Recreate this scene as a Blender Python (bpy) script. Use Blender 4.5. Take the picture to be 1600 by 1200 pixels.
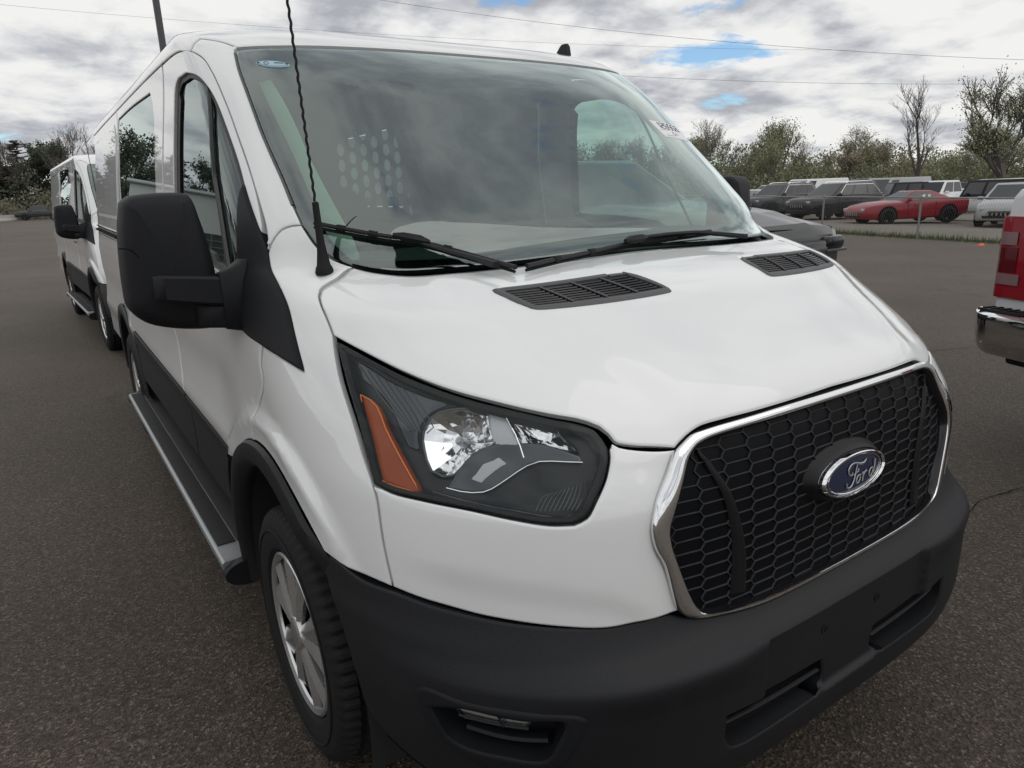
import bpy, bmesh, math, random
import numpy as np
from mathutils import Vector, Matrix
from mathutils.geometry import delaunay_2d_cdt
for o in list(bpy.data.objects): bpy.data.objects.remove(o)
SC=bpy.context.scene
CL=(.455,.515,.56,.60,.65); CC=((.44,.455,.495),(.59,.605,.64),(.735,.745,.765),(.86,.86,.86),(.95,.945,.93)); CS=9.4; GAP=(2.13,1.80,0)
SKO=((11.7,13.6,0),(9.7,9.7,0),(5.4,5.1,0))
# ---------------------------------------------------------------- camera
CAM=np.array([-1.379,-.722,1.490]); YAW,PITCH,ROLL=math.radians(33.44),math.radians(15.44),math.radians(-2.17)
cd=bpy.data.cameras.new('camera'); co_=bpy.data.objects.new('camera',cd); SC.collection.objects.link(co_); SC.camera=co_
_f=np.array([math.sin(YAW)*math.cos(PITCH),math.cos(YAW)*math.cos(PITCH),-math.sin(PITCH)]); _r=np.array([math.cos(YAW),-math.sin(YAW),0]); _u=np.cross(_r,_f)
_c,_s=math.cos(ROLL),math.sin(ROLL); _r,_u=_c*_r+_s*_u,-_s*_r+_c*_u
co_.matrix_world=Matrix(((_r[0],_u[0],-_f[0],CAM[0]),(_r[1],_u[1],-_f[1],CAM[1]),(_r[2],_u[2],-_f[2],CAM[2]),(0,0,0,1)))
cd.sensor_fit='HORIZONTAL'; cd.sensor_width=36; cd.lens=36*1093.7/1600; cd.clip_start=.05; cd.clip_end=2000
# ---------------------------------------------------------------- sky, sun, exposure
SUN_EL,SUN_AZ=math.radians(50),math.radians(150)     # azimuth measured from +y towards +x
w_=bpy.data.worlds.new('World'); SC.world=w_; w_.use_nodes=True; nt=w_.node_tree; nt.nodes.clear()
def N_(t,**k):
    n=nt.nodes.new(t)
    for a,b in k.items(): setattr(n,a,b)
    return n
def L_(a,b): nt.links.new(a,b)
def math_(op,a,b=None,clamp=False):
    n=N_('ShaderNodeMath',operation=op,use_clamp=clamp)
    for i,v in enumerate((a,b)):
        if v is None: continue
        if isinstance(v,(int,float)): n.inputs[i].default_value=v
        else: L_(v,n.inputs[i])
    return n.outputs[0]
out=N_('ShaderNodeOutputWorld'); bg=N_('ShaderNodeBackground'); bg.inputs['Strength'].default_value=.1; L_(bg.outputs[0],out.inputs[0])
sky=N_('ShaderNodeTexSky',sky_type='NISHITA',sun_disc=False); sky.sun_elevation=SUN_EL; sky.sun_rotation=SUN_AZ; sky.air_density=1.0; sky.dust_density=.8
tc=N_('ShaderNodeTexCoord'); sp=N_('ShaderNodeSeparateXYZ'); L_(tc.outputs['Generated'],sp.inputs[0])
zz=math_('MAXIMUM',sp.outputs[2],.0)
den=math_('ADD',zz,.20); px=math_('DIVIDE',sp.outputs[0],den); py=math_('DIVIDE',sp.outputs[1],den)
cb=N_('ShaderNodeCombineXYZ'); L_(px,cb.inputs[0]); L_(py,cb.inputs[1])
def noise(scale,detail,rough,dist,offs,vec=None):
    mp=N_('ShaderNodeMapping'); mp.inputs['Location'].default_value=offs; L_(vec or cb.outputs[0],mp.inputs[0])
    n=N_('ShaderNodeTexNoise'); n.inputs['Scale'].default_value=scale; n.inputs['Detail'].default_value=detail; n.inputs['Roughness'].default_value=rough; n.inputs['Distortion'].default_value=dist; L_(mp.outputs[0],n.inputs['Vector']); return n.outputs['Fac']
n_big=noise(1.25,3,.5,.2,SKO[0]); n_mid=noise(3.0,10,.56,.3,SKO[1]); n_fin=noise(7.5,7,.62,.15,(1.3,5.1,0))
dn=math_('ADD',math_('MULTIPLY',n_mid,.56),math_('ADD',math_('MULTIPLY',math_('SUBTRACT',n_big,.16),.62),math_('MULTIPLY',n_fin,.20)))
rp=N_('ShaderNodeValToRGB'); e=rp.color_ramp.elements; e[0].position=CL[0]; e[0].color=(*CC[0],1); e[1].position=CL[-1]; e[1].color=(*CC[-1],1)
for p_,c_ in zip(CL[1:-1],CC[1:-1]): q_=e.new(p_); q_.color=(*c_,1)
L_(dn,rp.inputs[0])
sc_=N_('ShaderNodeMix',data_type='RGBA',blend_type='MULTIPLY'); sc_.inputs[0].default_value=1; L_(rp.outputs[0],sc_.inputs[6]); sc_.inputs[7].default_value=(CS,CS,CS,1)
# breaks in the deck: where the low, wide noise dips the blue sky shows
n_gap=noise(2.6,9,.62,.3,SKO[2])
gx,gy=math_('SUBTRACT',px,GAP[0]),math_('SUBTRACT',py,GAP[1])
gu=math_('DIVIDE',math_('SUBTRACT',gx,gy),.60); gv=math_('DIVIDE',math_('ADD',gx,gy),.30)
gb=math_('SUBTRACT',1.0,math_('SQRT',math_('ADD',math_('MULTIPLY',gu,gu),math_('MULTIPLY',gv,gv))),True)
gm=math_('ADD',math_('ADD',math_('MULTIPLY',gb,.56),n_gap),math_('MULTIPLY',math_('SUBTRACT',.56,dn),.9))
mr=N_('ShaderNodeMapRange'); mr.inputs[1].default_value=.655; mr.inputs[2].default_value=.77; L_(gm,mr.inputs[0])
mx=N_('ShaderNodeMix',data_type='RGBA'); L_(mr.outputs[0],mx.inputs[0]); L_(sc_.outputs[2],mx.inputs[6]); sk2=N_('ShaderNodeMix',data_type='RGBA',blend_type='MULTIPLY'); sk2.inputs[0].default_value=1; L_(sky.outputs[0],sk2.inputs[6]); sk2.inputs[7].default_value=(1.15,1.4,1.6,1); L_(sk2.outputs[2],mx.inputs[7])
L_(mx.outputs[2],bg.inputs['Color'])
sl=bpy.data.lights.new('sun','SUN'); sl.energy=.5; sl.angle=math.radians(60); sl.color=(1,.96,.9)
so_=bpy.data.objects.new('sun',sl); SC.collection.objects.link(so_)
sd_=Vector((math.sin(SUN_AZ)*math.cos(SUN_EL),math.cos(SUN_AZ)*math.cos(SUN_EL),math.sin(SUN_EL))); so_.rotation_euler=sd_.to_track_quat('Z','Y').to_euler()
SC.view_settings.view_transform='Standard'; SC.view_settings.look='None'; SC.view_settings.exposure=0; SC.view_settings.gamma=1; SC.view_settings.use_curve_mapping=False
SC.cycles.use_denoising=True; SC.cycles.max_bounces=8; SC.cycles.transparent_max_bounces=16; SC.cycles.caustics_reflective=False; SC.cycles.caustics_refractive=False
# ---------------------------------------------------------------- materials
def newmat(name):
    m=bpy.data.materials.new(name); m.use_nodes=True; nt=m.node_tree
    return m,nt,nt.nodes['Principled BSDF']
def pbr(name,col,rough=.5,metal=0,spec=.5,coat=0,coatr=.03,bump=0,bscale=200,var=0,vscale=6,em=None,trans=0):
    m,nt,b=newmat(name); c=(*col,1)
    b.inputs['Base Color'].default_value=c; b.inputs['Roughness'].default_value=rough; b.inputs['Metallic'].default_value=metal
    b.inputs['Specular IOR Level'].default_value=spec; b.inputs['Coat Weight'].default_value=coat; b.inputs['Coat Roughness'].default_value=coatr
    b.inputs['Transmission Weight'].default_value=trans
    tc=nt.nodes.new('ShaderNodeTexCoord')
    if var:
        n=nt.nodes.new('ShaderNodeTexNoise'); n.inputs['Scale'].default_value=vscale; n.inputs['Detail'].default_value=5
        mx=nt.nodes.new('ShaderNodeMix'); mx.data_type='RGBA'
        mx.inputs[6].default_value=(*[x*(1-var) for x in col],1); mx.inputs[7].default_value=(*[min(1,x*(1+var)) for x in col],1)
        nt.links.new(tc.outputs['Object'],n.inputs['Vector']); nt.links.new(n.outputs['Fac'],mx.inputs[0]); nt.links.new(mx.outputs[2],b.inputs['Base Color'])
        mr=nt.nodes.new('ShaderNodeMapRange'); mr.inputs[3].default_value=max(0,rough-.08); mr.inputs[4].default_value=min(1,rough+.08)
        nt.links.new(n.outputs['Fac'],mr.inputs[0]); nt.links.new(mr.outputs[0],b.inputs['Roughness'])
    if bump:
        n2=nt.nodes.new('ShaderNodeTexNoise'); n2.inputs['Scale'].default_value=bscale; n2.inputs['Detail'].default_value=3
        bp_=nt.nodes.new('ShaderNodeBump'); bp_.inputs['Strength'].default_value=bump; bp_.inputs['Distance'].default_value=.002
        nt.links.new(tc.outputs['Object'],n2.inputs['Vector']); nt.links.new(n2.outputs['Fac'],bp_.inputs['Height']); nt.links.new(bp_.outputs[0],b.inputs['Normal'])
    if em: b.inputs['Emission Color'].default_value=(*em[0],1); b.inputs['Emission Strength'].default_value=em[1]
    return m
def glassmat(name,tint,ior=1.5,boost=1.0,rough=0.0):
    m=bpy.data.materials.new(name); m.use_nodes=True; nt=m.node_tree; nt.nodes.clear()
    o=nt.nodes.new('ShaderNodeOutputMaterial'); mx=nt.nodes.new('ShaderNodeMixShader'); t=nt.nodes.new('ShaderNodeBsdfTransparent'); g=nt.nodes.new('ShaderNodeBsdfGlossy')
    # Schlick on the unsigned angle, so that a pane looks the same from both sides
    ge=nt.nodes.new('ShaderNodeNewGeometry'); dp=nt.nodes.new('ShaderNodeVectorMath'); dp.operation='DOT_PRODUCT'; nt.links.new(ge.outputs['Normal'],dp.inputs[0]); nt.links.new(ge.outputs['Incoming'],dp.inputs[1])
    def mm(op,a,b2=None):
        n=nt.nodes.new('ShaderNodeMath'); n.operation=op
        for i,v in enumerate((a,b2)):
            if v is None: continue
            if isinstance(v,(int,float)): n.inputs[i].default_value=v
            else: nt.links.new(v,n.inputs[i])
        return n.outputs[0]
    F0=((ior-1)/(ior+1))**2; F0=2*F0/(1+F0)
    fr=mm('ADD',mm('MULTIPLY',mm('POWER',mm('SUBTRACT',1.0,mm('ABSOLUTE',dp.outputs['Value'])),5.0),1-F0),F0)
    t.inputs['Color'].default_value=(*tint,1); g.inputs['Roughness'].default_value=rough; g.inputs['Color'].default_value=(.88,.985,.97,1)
    mu=nt.nodes.new('ShaderNodeMath'); mu.operation='MULTIPLY'; mu.use_clamp=True; mu.inputs[1].default_value=boost
    nt.links.new(fr,mu.inputs[0]); nt.links.new(mu.outputs[0],mx.inputs[0]); nt.links.new(t.outputs[0],mx.inputs[1]); nt.links.new(g.outputs[0],mx.inputs[2]); nt.links.new(mx.outputs[0],o.inputs[0])
    return m
M={}
M['white']=pbr('white_paint',(.80,.815,.82),.38,coat=1,coatr=.015,var=.02,vscale=3)
M['white'].node_tree.nodes['Principled BSDF'].inputs['Coat IOR'].default_value=1.65
M['blackp']=pbr('black_grained_plastic',(.0110,.0120,.0145),.5,spec=.31,bump=.3,bscale=700,var=.28,vscale=4)
M['mirp']=pbr('mirror_plastic',(.0085,.0095,.012),.55,spec=.27,bump=.15,bscale=1200)
M['wiregrey']=pbr('cable',(.16,.16,.17),.8)
M['suvgrey']=pbr('suv_grey_paint',(.020,.022,.025),.35,coat=.6,coatr=.10)
M['rimblack']=pbr('lamp_rim_black',(.006,.006,.008),.5,spec=.15)
M['gblack']=pbr('gloss_black',(.010,.010,.012),.12,spec=.5)
M['liner']=pbr('wheel_liner',(.035,.036,.037),.9,spec=.1)
M['void']=pbr('dark_liner',(.010,.010,.011),.9,spec=.1)
M['rubber']=pbr('rubber',(.013,.013,.014),.72,spec=.25,var=.25,vscale=14)
M['seal']=pbr('black_seal',(.012,.012,.013),.5)
M['chrome']=pbr('chrome',(.86,.87,.88),.05,metal=1)
M['refl']=pbr('reflector_chrome',(.90,.91,.92),.08,metal=1)
M['silver']=pbr('silver_wheel_paint',(.68,.69,.70),.26,metal=.85,coat=.5,var=.06,vscale=10)
M['alu']=pbr('aluminium',(.42,.44,.45),.45,metal=.8,var=.15,vscale=20)
M['tread']=pbr('step_tread',(.022,.022,.024),.8,bump=.4,bscale=500)
M['amber']=pbr('amber_lens',(.30,.050,.005),.3,spec=.3)
M['amberl']=pbr('amber_edge',(.75,.20,.03),.3)
M['lampin']=pbr('lamp_bezel',(.010,.011,.014),.35,spec=.3)
M['lampgrey']=pbr('lamp_grey_bezel',(.075,.08,.086),.14,metal=.75)
M['lampfros']=pbr('frosted_ribs',(.42,.43,.44),.3,metal=.3)
M['grillep']=pbr('grille_plastic',(.0065,.007,.0085),.45,spec=.3)
M['hexedge']=pbr('grille_mesh_plastic',(.050,.053,.059),.35,spec=.4)
M['grillback']=pbr('grille_panel',(.0035,.004,.0055),.5,spec=.12)
M['ventgrey']=pbr('vent_grey',(.080,.083,.088),.5)
M['blue']=pbr('emblem_blue',(.008,.014,.055),.15,coat=1)
M['paper']=pbr('paper',(.82,.82,.84),.7)
M['ink']=pbr('ink',(.06,.06,.08),.7)
M['stick']=pbr('sticker_blue',(.35,.52,.60),.5)
M['stickd']=pbr('sticker_dark',(.05,.09,.14),.5)
M['dash']=pbr('dash_grey',(.030,.040,.040),.7,bump=.2,bscale=500)
M['trim']=pbr('light_interior_trim',(.50,.55,.50),.7)
M['seat']=pbr('seat_cloth',(.05,.052,.055),.9,bump=.4,bscale=300)
M['part']=pbr('partition_grey',(.05,.058,.062),.6)
M['frit']=pbr('ceramic_frit',(.010,.009,.012),.6,spec=.0)
M['wglass']=glassmat('windscreen_glass',(.48,.66,.58),1.52,2.3)
M['dglass']=glassmat('door_glass',(.70,.86,.78),1.52,1.1)
M['pglass']=glassmat('privacy_glass',(.11,.14,.13),1.52,1.15)
M['lens']=glassmat('lamp_lens',(.96,.97,.98),1.42,.45)
M['red']=pbr('red_lens',(.30,.012,.022),.12,coat=1)
M['redd']=pbr('dark_red_lens',(.12,.008,.014),.15,coat=1)
M['wire']=pbr('weathered_wire',(.13,.13,.125),.7)
M['revl']=pbr('reverse_lens',(.26,.16,.17),.2,coat=1)
M['clearl']=pbr('clear_lens',(.34,.35,.36),.2,coat=1)
M['galv']=pbr('galvanised_steel',(.26,.27,.27),.5,metal=.6,var=.15,vscale=8)
M['bark']=pbr('bark',(.19,.172,.152),.9,var=.3,vscale=2)
M['barkd']=pbr('dark_bark',(.12,.105,.095),.9,var=.3,vscale=2)
M['leafg']=pbr('spring_leaf',(.30,.32,.18),.8,var=.35,vscale=.5)
M['leafy']=pbr('spring_bud',(.30,.265,.175),.8,var=.3,vscale=.5)
M['conif']=pbr('conifer_needles',(.085,.102,.070),.85,var=.4,vscale=.4)
M['grass']=pbr('verge_grass',(.065,.090,.028),.85,var=.4,vscale=3)
M['brush']=pbr('brush_twigs',(.20,.188,.135),.9,var=.4,vscale=.3)
M['pole']=pbr('painted_pole',(.055,.062,.066),.5)
M['concrete']=pbr('concrete',(.42,.41,.39),.85,var=.15,vscale=4)
M['orange']=pbr('safety_orange',(.75,.13,.05),.7)
M['siding']=pbr('white_siding',(.55,.57,.55),.6,var=.05)
M['block']=pbr('dark_block',(.055,.055,.058),.85,var=.2)
M['mortar']=pbr('mortar',(.20,.20,.20),.9)
def carpaint(name,col,rough=.35): return pbr(name,col,rough,spec=.3,coat=.55,coatr=.05)
for n,c in dict(cred=(.22,.006,.016),cblack=(.012,.012,.014),cgrey=(.030,.033,.037),cwhite=(.72,.73,.74),csilver=(.34,.35,.36),cblue=(.03,.04,.07)).items(): M[n]=carpaint('car_'+n[1:],c)
M['cglass']=pbr('car_glass',(.010,.012,.014),.05,spec=.7)
M['cglass'].node_tree.nodes['Principled BSDF'].inputs['IOR'].default_value=1.6
M['rim']=pbr('alloy',(.22,.22,.23),.35,metal=.7)

# ---------------------------------------------------------------- mesh helpers
COL=bpy.context.scene.collection
class MB:
    def __init__(s): s.v=[];s.f=[];s.m=[]
    def add(s,verts,faces,mi=0):
        o=len(s.v); s.v+= [tuple(map(float,p)) for p in verts]; s.f+=[tuple(o+i for i in f) for f in faces]; s.m+=[mi]*len(faces); return s
    def box(s,c,d,mi=0,bev=0,rot=None):
        bm=bmesh.new(); bmesh.ops.create_cube(bm,size=1)
        for v in bm.verts: v.co=Vector((v.co.x*d[0],v.co.y*d[1],v.co.z*d[2]))
        if bev: bmesh.ops.bevel(bm,geom=list(bm.edges),offset=bev,segments=2,profile=.5,affect='EDGES')
        R=rot if rot is not None else Matrix.Identity(3)
        bm.verts.index_update(); vs=[R@v.co+Vector(c) for v in bm.verts]; fs=[[v.index for v in f.verts] for f in bm.faces]; bm.free()
        return s.add(vs,fs,mi)
    def tube(s,path,r,n=8,mi=0,cap=True,flat=1.0,up=(0,0,1)):
        path=np.array(path,float); N=len(path); r=np.broadcast_to(r,(N,)); vs=[];fs=[]
        up=np.array(up,float)
        for i in range(N):
            t=path[min(i+1,N-1)]-path[max(i-1,0)]; t/=max(np.linalg.norm(t),1e-9)
            u=up if abs(t@up)<.95*np.linalg.norm(up) else np.array([1.,.2,0]); a=np.cross(t,u); a/=np.linalg.norm(a); b=np.cross(a,t)
            for k in range(n):
                th=2*np.pi*k/n; vs.append(path[i]+r[i]*(np.cos(th)*a+flat*np.sin(th)*b))
        for i in range(N-1):
            for k in range(n): fs.append((i*n+k,i*n+(k+1)%n,(i+1)*n+(k+1)%n,(i+1)*n+k))
        if cap: fs.append(tuple(range(n))[::-1]); fs.append(tuple((N-1)*n+k for k in range(n)))
        return s.add(vs,fs,mi)
    def lathe_x(s,prof,c,n=48,mi=0,mod=None):
        # profile list of (x,r); revolve about the x axis through c
        P=len(prof); vs=[];fs=[]
        for k in range(n):
            th=2*np.pi*k/n
            for j,(x,r) in enumerate(prof):
                rr=r+(mod(k,j) if mod else 0); vs.append((c[0]+x,c[1]+rr*np.cos(th),c[2]+rr*np.sin(th)))
        for k in range(n):
            for j in range(P-1): fs.append((k*P+j,((k+1)%n)*P+j,((k+1)%n)*P+j+1,k*P+j+1))
        return s.add(vs,fs,mi)
    def prism(s,poly,a,b,mi=0,bev=0):
        # poly: list of 3D points, extruded by vector from a to b (vectors)
        n=len(poly); p=np.array(poly,float); a=np.array(a,float); b=np.array(b,float)
        vs=list(p+a)+list(p+b); fs=[tuple(range(n)),tuple(range(2*n-1,n-1,-1))]+[(i,n+i,n+(i+1)%n,(i+1)%n) for i in range(n)]
        return s.add(vs,fs,mi)
    def build(s,name,mats,parent=None,ang=35,label=None,fixn=True):
        me=bpy.data.meshes.new(name); me.from_pydata(s.v,[],s.f); me.update()
        for m in (mats if isinstance(mats,(list,tuple)) else [mats]): me.materials.append(m)
        if any(s.m): me.polygons.foreach_set('material_index',s.m)
        if fixn:
            bm=bmesh.new(); bm.from_mesh(me); bmesh.ops.recalc_face_normals(bm,faces=list(bm.faces)); bm.to_mesh(me); bm.free()
        if ang is not None:
            me.polygons.foreach_set('use_smooth',[True]*len(me.polygons)); me.set_sharp_from_angle(angle=math.radians(ang))
        return link(name,me,parent,label)
def link(name,me,parent=None,label=None):
    o=bpy.data.objects.new(name,me); COL.objects.link(o)
    if parent is not None: o.parent=parent
    if label: o['label']=label
    return o
def tag(o,label=None,cat=None,group=None,kind=None):
    for k,v in (('label',label),('category',cat),('group',group),('kind',kind)):
        if v: o[k]=v
    return o
def empty(name,loc=(0,0,0),rz=0,**k):
    o=bpy.data.objects.new(name,None); COL.objects.link(o); o.location=loc; o.rotation_euler=(0,0,rz); o.empty_display_size=.2
    return tag(o,**k)
def copy_tree(o,parent=None):
    c=o.copy(); COL.objects.link(c)
    if parent is not None: c.parent=parent
    for ch in [x for x in o.children]: copy_tree(ch,c)
    return c
# ---- spline outlines and trimmed patches on a body surface
def smooth(pts,ds):
    p=np.array(pts,float)
    if len(p)<3:
        n=max(1,int(np.linalg.norm(p[-1]-p[0])/ds)); t=np.linspace(0,1,n+1)[:,None]; return p[0]*(1-t)+p[-1]*t
    q=np.vstack([2*p[0]-p[1],p,2*p[-1]-p[-2]]); out=[]
    for i in range(1,len(q)-2):
        n=max(1,int(round(np.linalg.norm(q[i+1]-q[i])/ds)))
        d=[max(np.linalg.norm(q[j+1]-q[j])**.5,1e-6) for j in (i-1,i,i+1)]
        t0,t1=0,d[0];t2=t1+d[1];t3=t2+d[2]
        for k in range(n):
            t=t1+(t2-t1)*k/n
            A1=(t1-t)/(t1-t0)*q[i-1]+(t-t0)/(t1-t0)*q[i]; A2=(t2-t)/(t2-t1)*q[i]+(t-t1)/(t2-t1)*q[i+1]; A3=(t3-t)/(t3-t2)*q[i+1]+(t-t2)/(t3-t2)*q[i+2]
            B1=(t2-t)/(t2-t0)*A1+(t-t0)/(t2-t0)*A2; B2=(t3-t)/(t3-t1)*A2+(t-t1)/(t3-t1)*A3
            out.append((t2-t)/(t2-t1)*B1+(t-t1)/(t2-t1)*B2)
    out.append(p[-1]); return np.array(out)
def outline(segs,ds=.012):
    out=[]
    for sg in segs:
        a=smooth(sg,ds)
        if len(out) and np.linalg.norm(a[0]-out[-1])<1e-4: a=a[1:]
        out+=list(a)
    if np.linalg.norm(np.array(out[0])-out[-1])<1e-4: out=out[:-1]
    o=[out[0]]
    for p in out[1:]:
        if np.linalg.norm(p-o[-1])>1e-3: o.append(p)
    return np.array(o)
def area(p): x,y=p[:,0],p[:,1]; return .5*np.sum(x*np.roll(y,-1)-np.roll(x,-1)*y)
def onorm(p):
    t=np.roll(p,-1,0)-np.roll(p,1,0); t/=np.maximum(np.linalg.norm(t,axis=1,keepdims=True),1e-9); return np.stack([t[:,1],-t[:,0]],1)
def inside(q,poly):
    x,y=q[:,0],q[:,1]; c=np.zeros(len(q),bool); n=len(poly)
    for i in range(n):
        x0,y0=poly[i]; x1,y1=poly[(i+1)%n]
        if y0==y1: continue
        k=((y0>y)!=(y1>y))&(x<(x1-x0)*(y-y0)/(y1-y0)+x0); c^=k
    return c
def mir(p): return [(-a,b) for a,b in p]
def patch(name,f,out,mat,parent,holes=(),res=.03,gap=.002,rim=.014,bev=.003,inset=.005,label=None,back=False,mi_fn=None):
    out=np.array(out,float)
    if area(out)<0: out=out[::-1]
    loops=[]; 
    for L,sgn in [(out,1)]+[(np.array(h,float),-1) for h in holes]:
        if area(L)<0: L=L[::-1]
        n=onorm(L); loops.append((L-sgn*n*gap,L-sgn*n*(gap+inset),sgn*n))
    pts=[];edges=[];lid=[]
    for a,b,n in loops:
        for L in (a,b):
            o=len(pts); pts+=list(L); edges+=[(o+i,o+(i+1)%len(L)) for i in range(len(L))]; lid.append((o,len(L)))
    nb=len(pts)
    x0,z0=out.min(0); x1,z1=out.max(0)
    gx=np.arange(x0,x1,res); gz_=np.arange(z0,z1,res*.87)
    G=np.array([(x+(.5*res if j%2 else 0),z) for j,z in enumerate(gz_) for x in gx])
    if len(G):
        k=inside(G,loops[0][1])
        for a,b,n in loops[1:]: k&=~inside(G,b)
        G=G[k]
        if len(G):
            bp_=np.array(pts); keep=np.ones(len(G),bool)
            for i in range(0,len(G),500): keep[i:i+500]=(((G[i:i+500,None,:]-bp_[None])**2).sum(2).min(1)>(res*.45)**2)
            pts+=list(G[keep])
    r=delaunay_2d_cdt([Vector(p) for p in pts],edges,[],0,1e-6)
    V=np.array([(v.x,v.y) for v in r[0]]); orig=r[3]; T=np.array([t for t in r[2] if len(t)==3])
    cen=V[T].mean(1); k=inside(cen,loops[0][0])
    for a,b,n in loops[1:]: k&=~inside(cen,a)
    T=T[k]
    P=f(V[:,0],V[:,1]); N=normal(f,V[:,0],V[:,1])
    src=np.array([o[0] if len(o) else -1 for o in orig]); inv={}
    for i,o in enumerate(orig):
        for j in o: inv[j]=i
    NN=N.copy(); rimv=[];rimn=[];rimf=[]
    for li,(a,b,n) in enumerate(loops):
        o,c=lid[2*li]; idx=[inv[o+i] for i in range(c)]
        e=1e-3; A=V[idx]; on=f(A[:,0]+n[:,0]*e,A[:,1]+n[:,1]*e)-f(A[:,0]-n[:,0]*e,A[:,1]-n[:,1]*e)
        on/=np.maximum(np.linalg.norm(on,axis=1,keepdims=True),1e-9)
        P[idx]=P[idx]-N[idx]*bev; q=N[idx]+on*.8; NN[idx]=q/np.linalg.norm(q,axis=1,keepdims=True)
        s0=len(P)+len(rimv)
        rimv+=list(P[idx])+list(P[idx]-N[idx]*rim); rimn+=list(on)+list(on)
        for i in range(c): j=(i+1)%c; rimf.append((s0+i,s0+c+i,s0+c+j,s0+j))
    if rim and len(rimv): P=np.vstack([P,rimv]); NN=np.vstack([NN,rimn])
    else: rimf=[]
    # orient
    tn=np.cross(P[T[:,1]]-P[T[:,0]],P[T[:,2]]-P[T[:,0]]); fl=(tn*N[T[:,0]]).sum(1)<0; T[fl]=T[fl][:,::-1]
    if rimf:
        R_=np.array(rimf); rn=np.cross(P[R_[:,1]]-P[R_[:,0]],P[R_[:,3]]-P[R_[:,0]]); fl=(rn*NN[R_[:,0]]).sum(1)<0; R_[fl]=R_[fl][:,::-1]; rimf=R_.tolist()
    F=[tuple(map(int,t)) for t in T]+[tuple(map(int,t)) for t in rimf]
    me=bpy.data.meshes.new(name); me.from_pydata([tuple(p) for p in P.tolist()],[],F); me.update()
    for m in (mat if isinstance(mat,(list,tuple)) else [mat]): me.materials.append(m)
    # orient rim faces outward
    me.polygons.foreach_set('use_smooth',[True]*len(F))
    me.normals_split_custom_set_from_vertices([tuple(n) for n in NN.tolist()])
    return link(name,me,parent,label)
def pt(f,s,z): return np.array(f(np.array(float(s)),np.array(float(z))))
def strip3(f,pts,ds=.02):
    q=smooth(pts,ds); return f(q[:,0],q[:,1])

# ---------------------------------------------------------------- body surfaces
def pchip(xs,ys):
    xs=np.array(xs,float); ys=np.array(ys,float); h=np.diff(xs); d=np.diff(ys)/h; n=len(xs); m=np.zeros(n)
    for i in range(1,n-1):
        if d[i-1]*d[i]>0:
            w1=2*h[i]+h[i-1]; w2=h[i]+2*h[i-1]; m[i]=(w1+w2)/(w1/d[i-1]+w2/d[i])
    m[0]=d[0]; m[-1]=d[-1]
    def f(x):
        x=np.clip(np.asarray(x,float),xs[0],xs[-1]); i=np.clip(np.searchsorted(xs,x)-1,0,n-2)
        t=(x-xs[i])/h[i]; t2=t*t; t3=t2*t
        return (2*t3-3*t2+1)*ys[i]+(t3-2*t2+t)*h[i]*m[i]+(-2*t3+3*t2)*ys[i+1]+(t3-t2)*h[i]*m[i+1]
    return f
def sst(e0,e1,x):
    t=np.clip((x-e0)/(e1-e0),0,1); return t*t*(3-2*t)
# the van's upper body is one family of plan contours, one per height z
yc=pchip([.2,.45,.6,.7,.88,1.0,1.05,1.09,1.14,1.2,1.25,1.283,1.31,1.325,1.40,1.65,1.945,2.0,2.06],
         [.06,.05,.05,.053,.062,.08,.105,.15,.225,.335,.43,.548,.672,.74,.82,1.105,1.485,1.63,1.95])
wd=pchip([.2,.45,.7,.85,1.0,1.15,1.3,1.6,1.9,1.97,2.02,2.06],[.95,.965,.975,.978,.974,.966,.950,.915,.875,.866,.858,.835])
yr=pchip([.2,.7,.9,1.1,1.25,1.4,1.6,1.93,2.0,2.06],[.66,.75,.85,1.05,1.2,1.35,1.55,1.88,2.0,2.2])
pp=pchip([.2,.6,.9,1.0,1.1,1.25,1.32,1.45,1.7,1.93,2.0],[3.1,3.4,3.4,3.1,3.0,3.4,3.6,4.6,4.6,4.0,4.0])
def contour(s,z,yc,wd,yr,pp):
    s=np.asarray(s,float); z=np.asarray(z,float)+0*s; sg=np.sign(s); a=np.abs(s)
    W=wd(z);Y0=yc(z);Y1=yr(z);P=pp(z)
    th=np.pi/2*np.minimum(a,1)**(P/2)
    x=W*np.sin(th)**(2/P); y=Y0+(Y1-Y0)*(1-np.cos(th))+np.maximum(a-1,0)
    return np.stack([sg*x,y,z],-1)
def S0(s,z): return contour(s,z,yc,wd,yr,pp)
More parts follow.
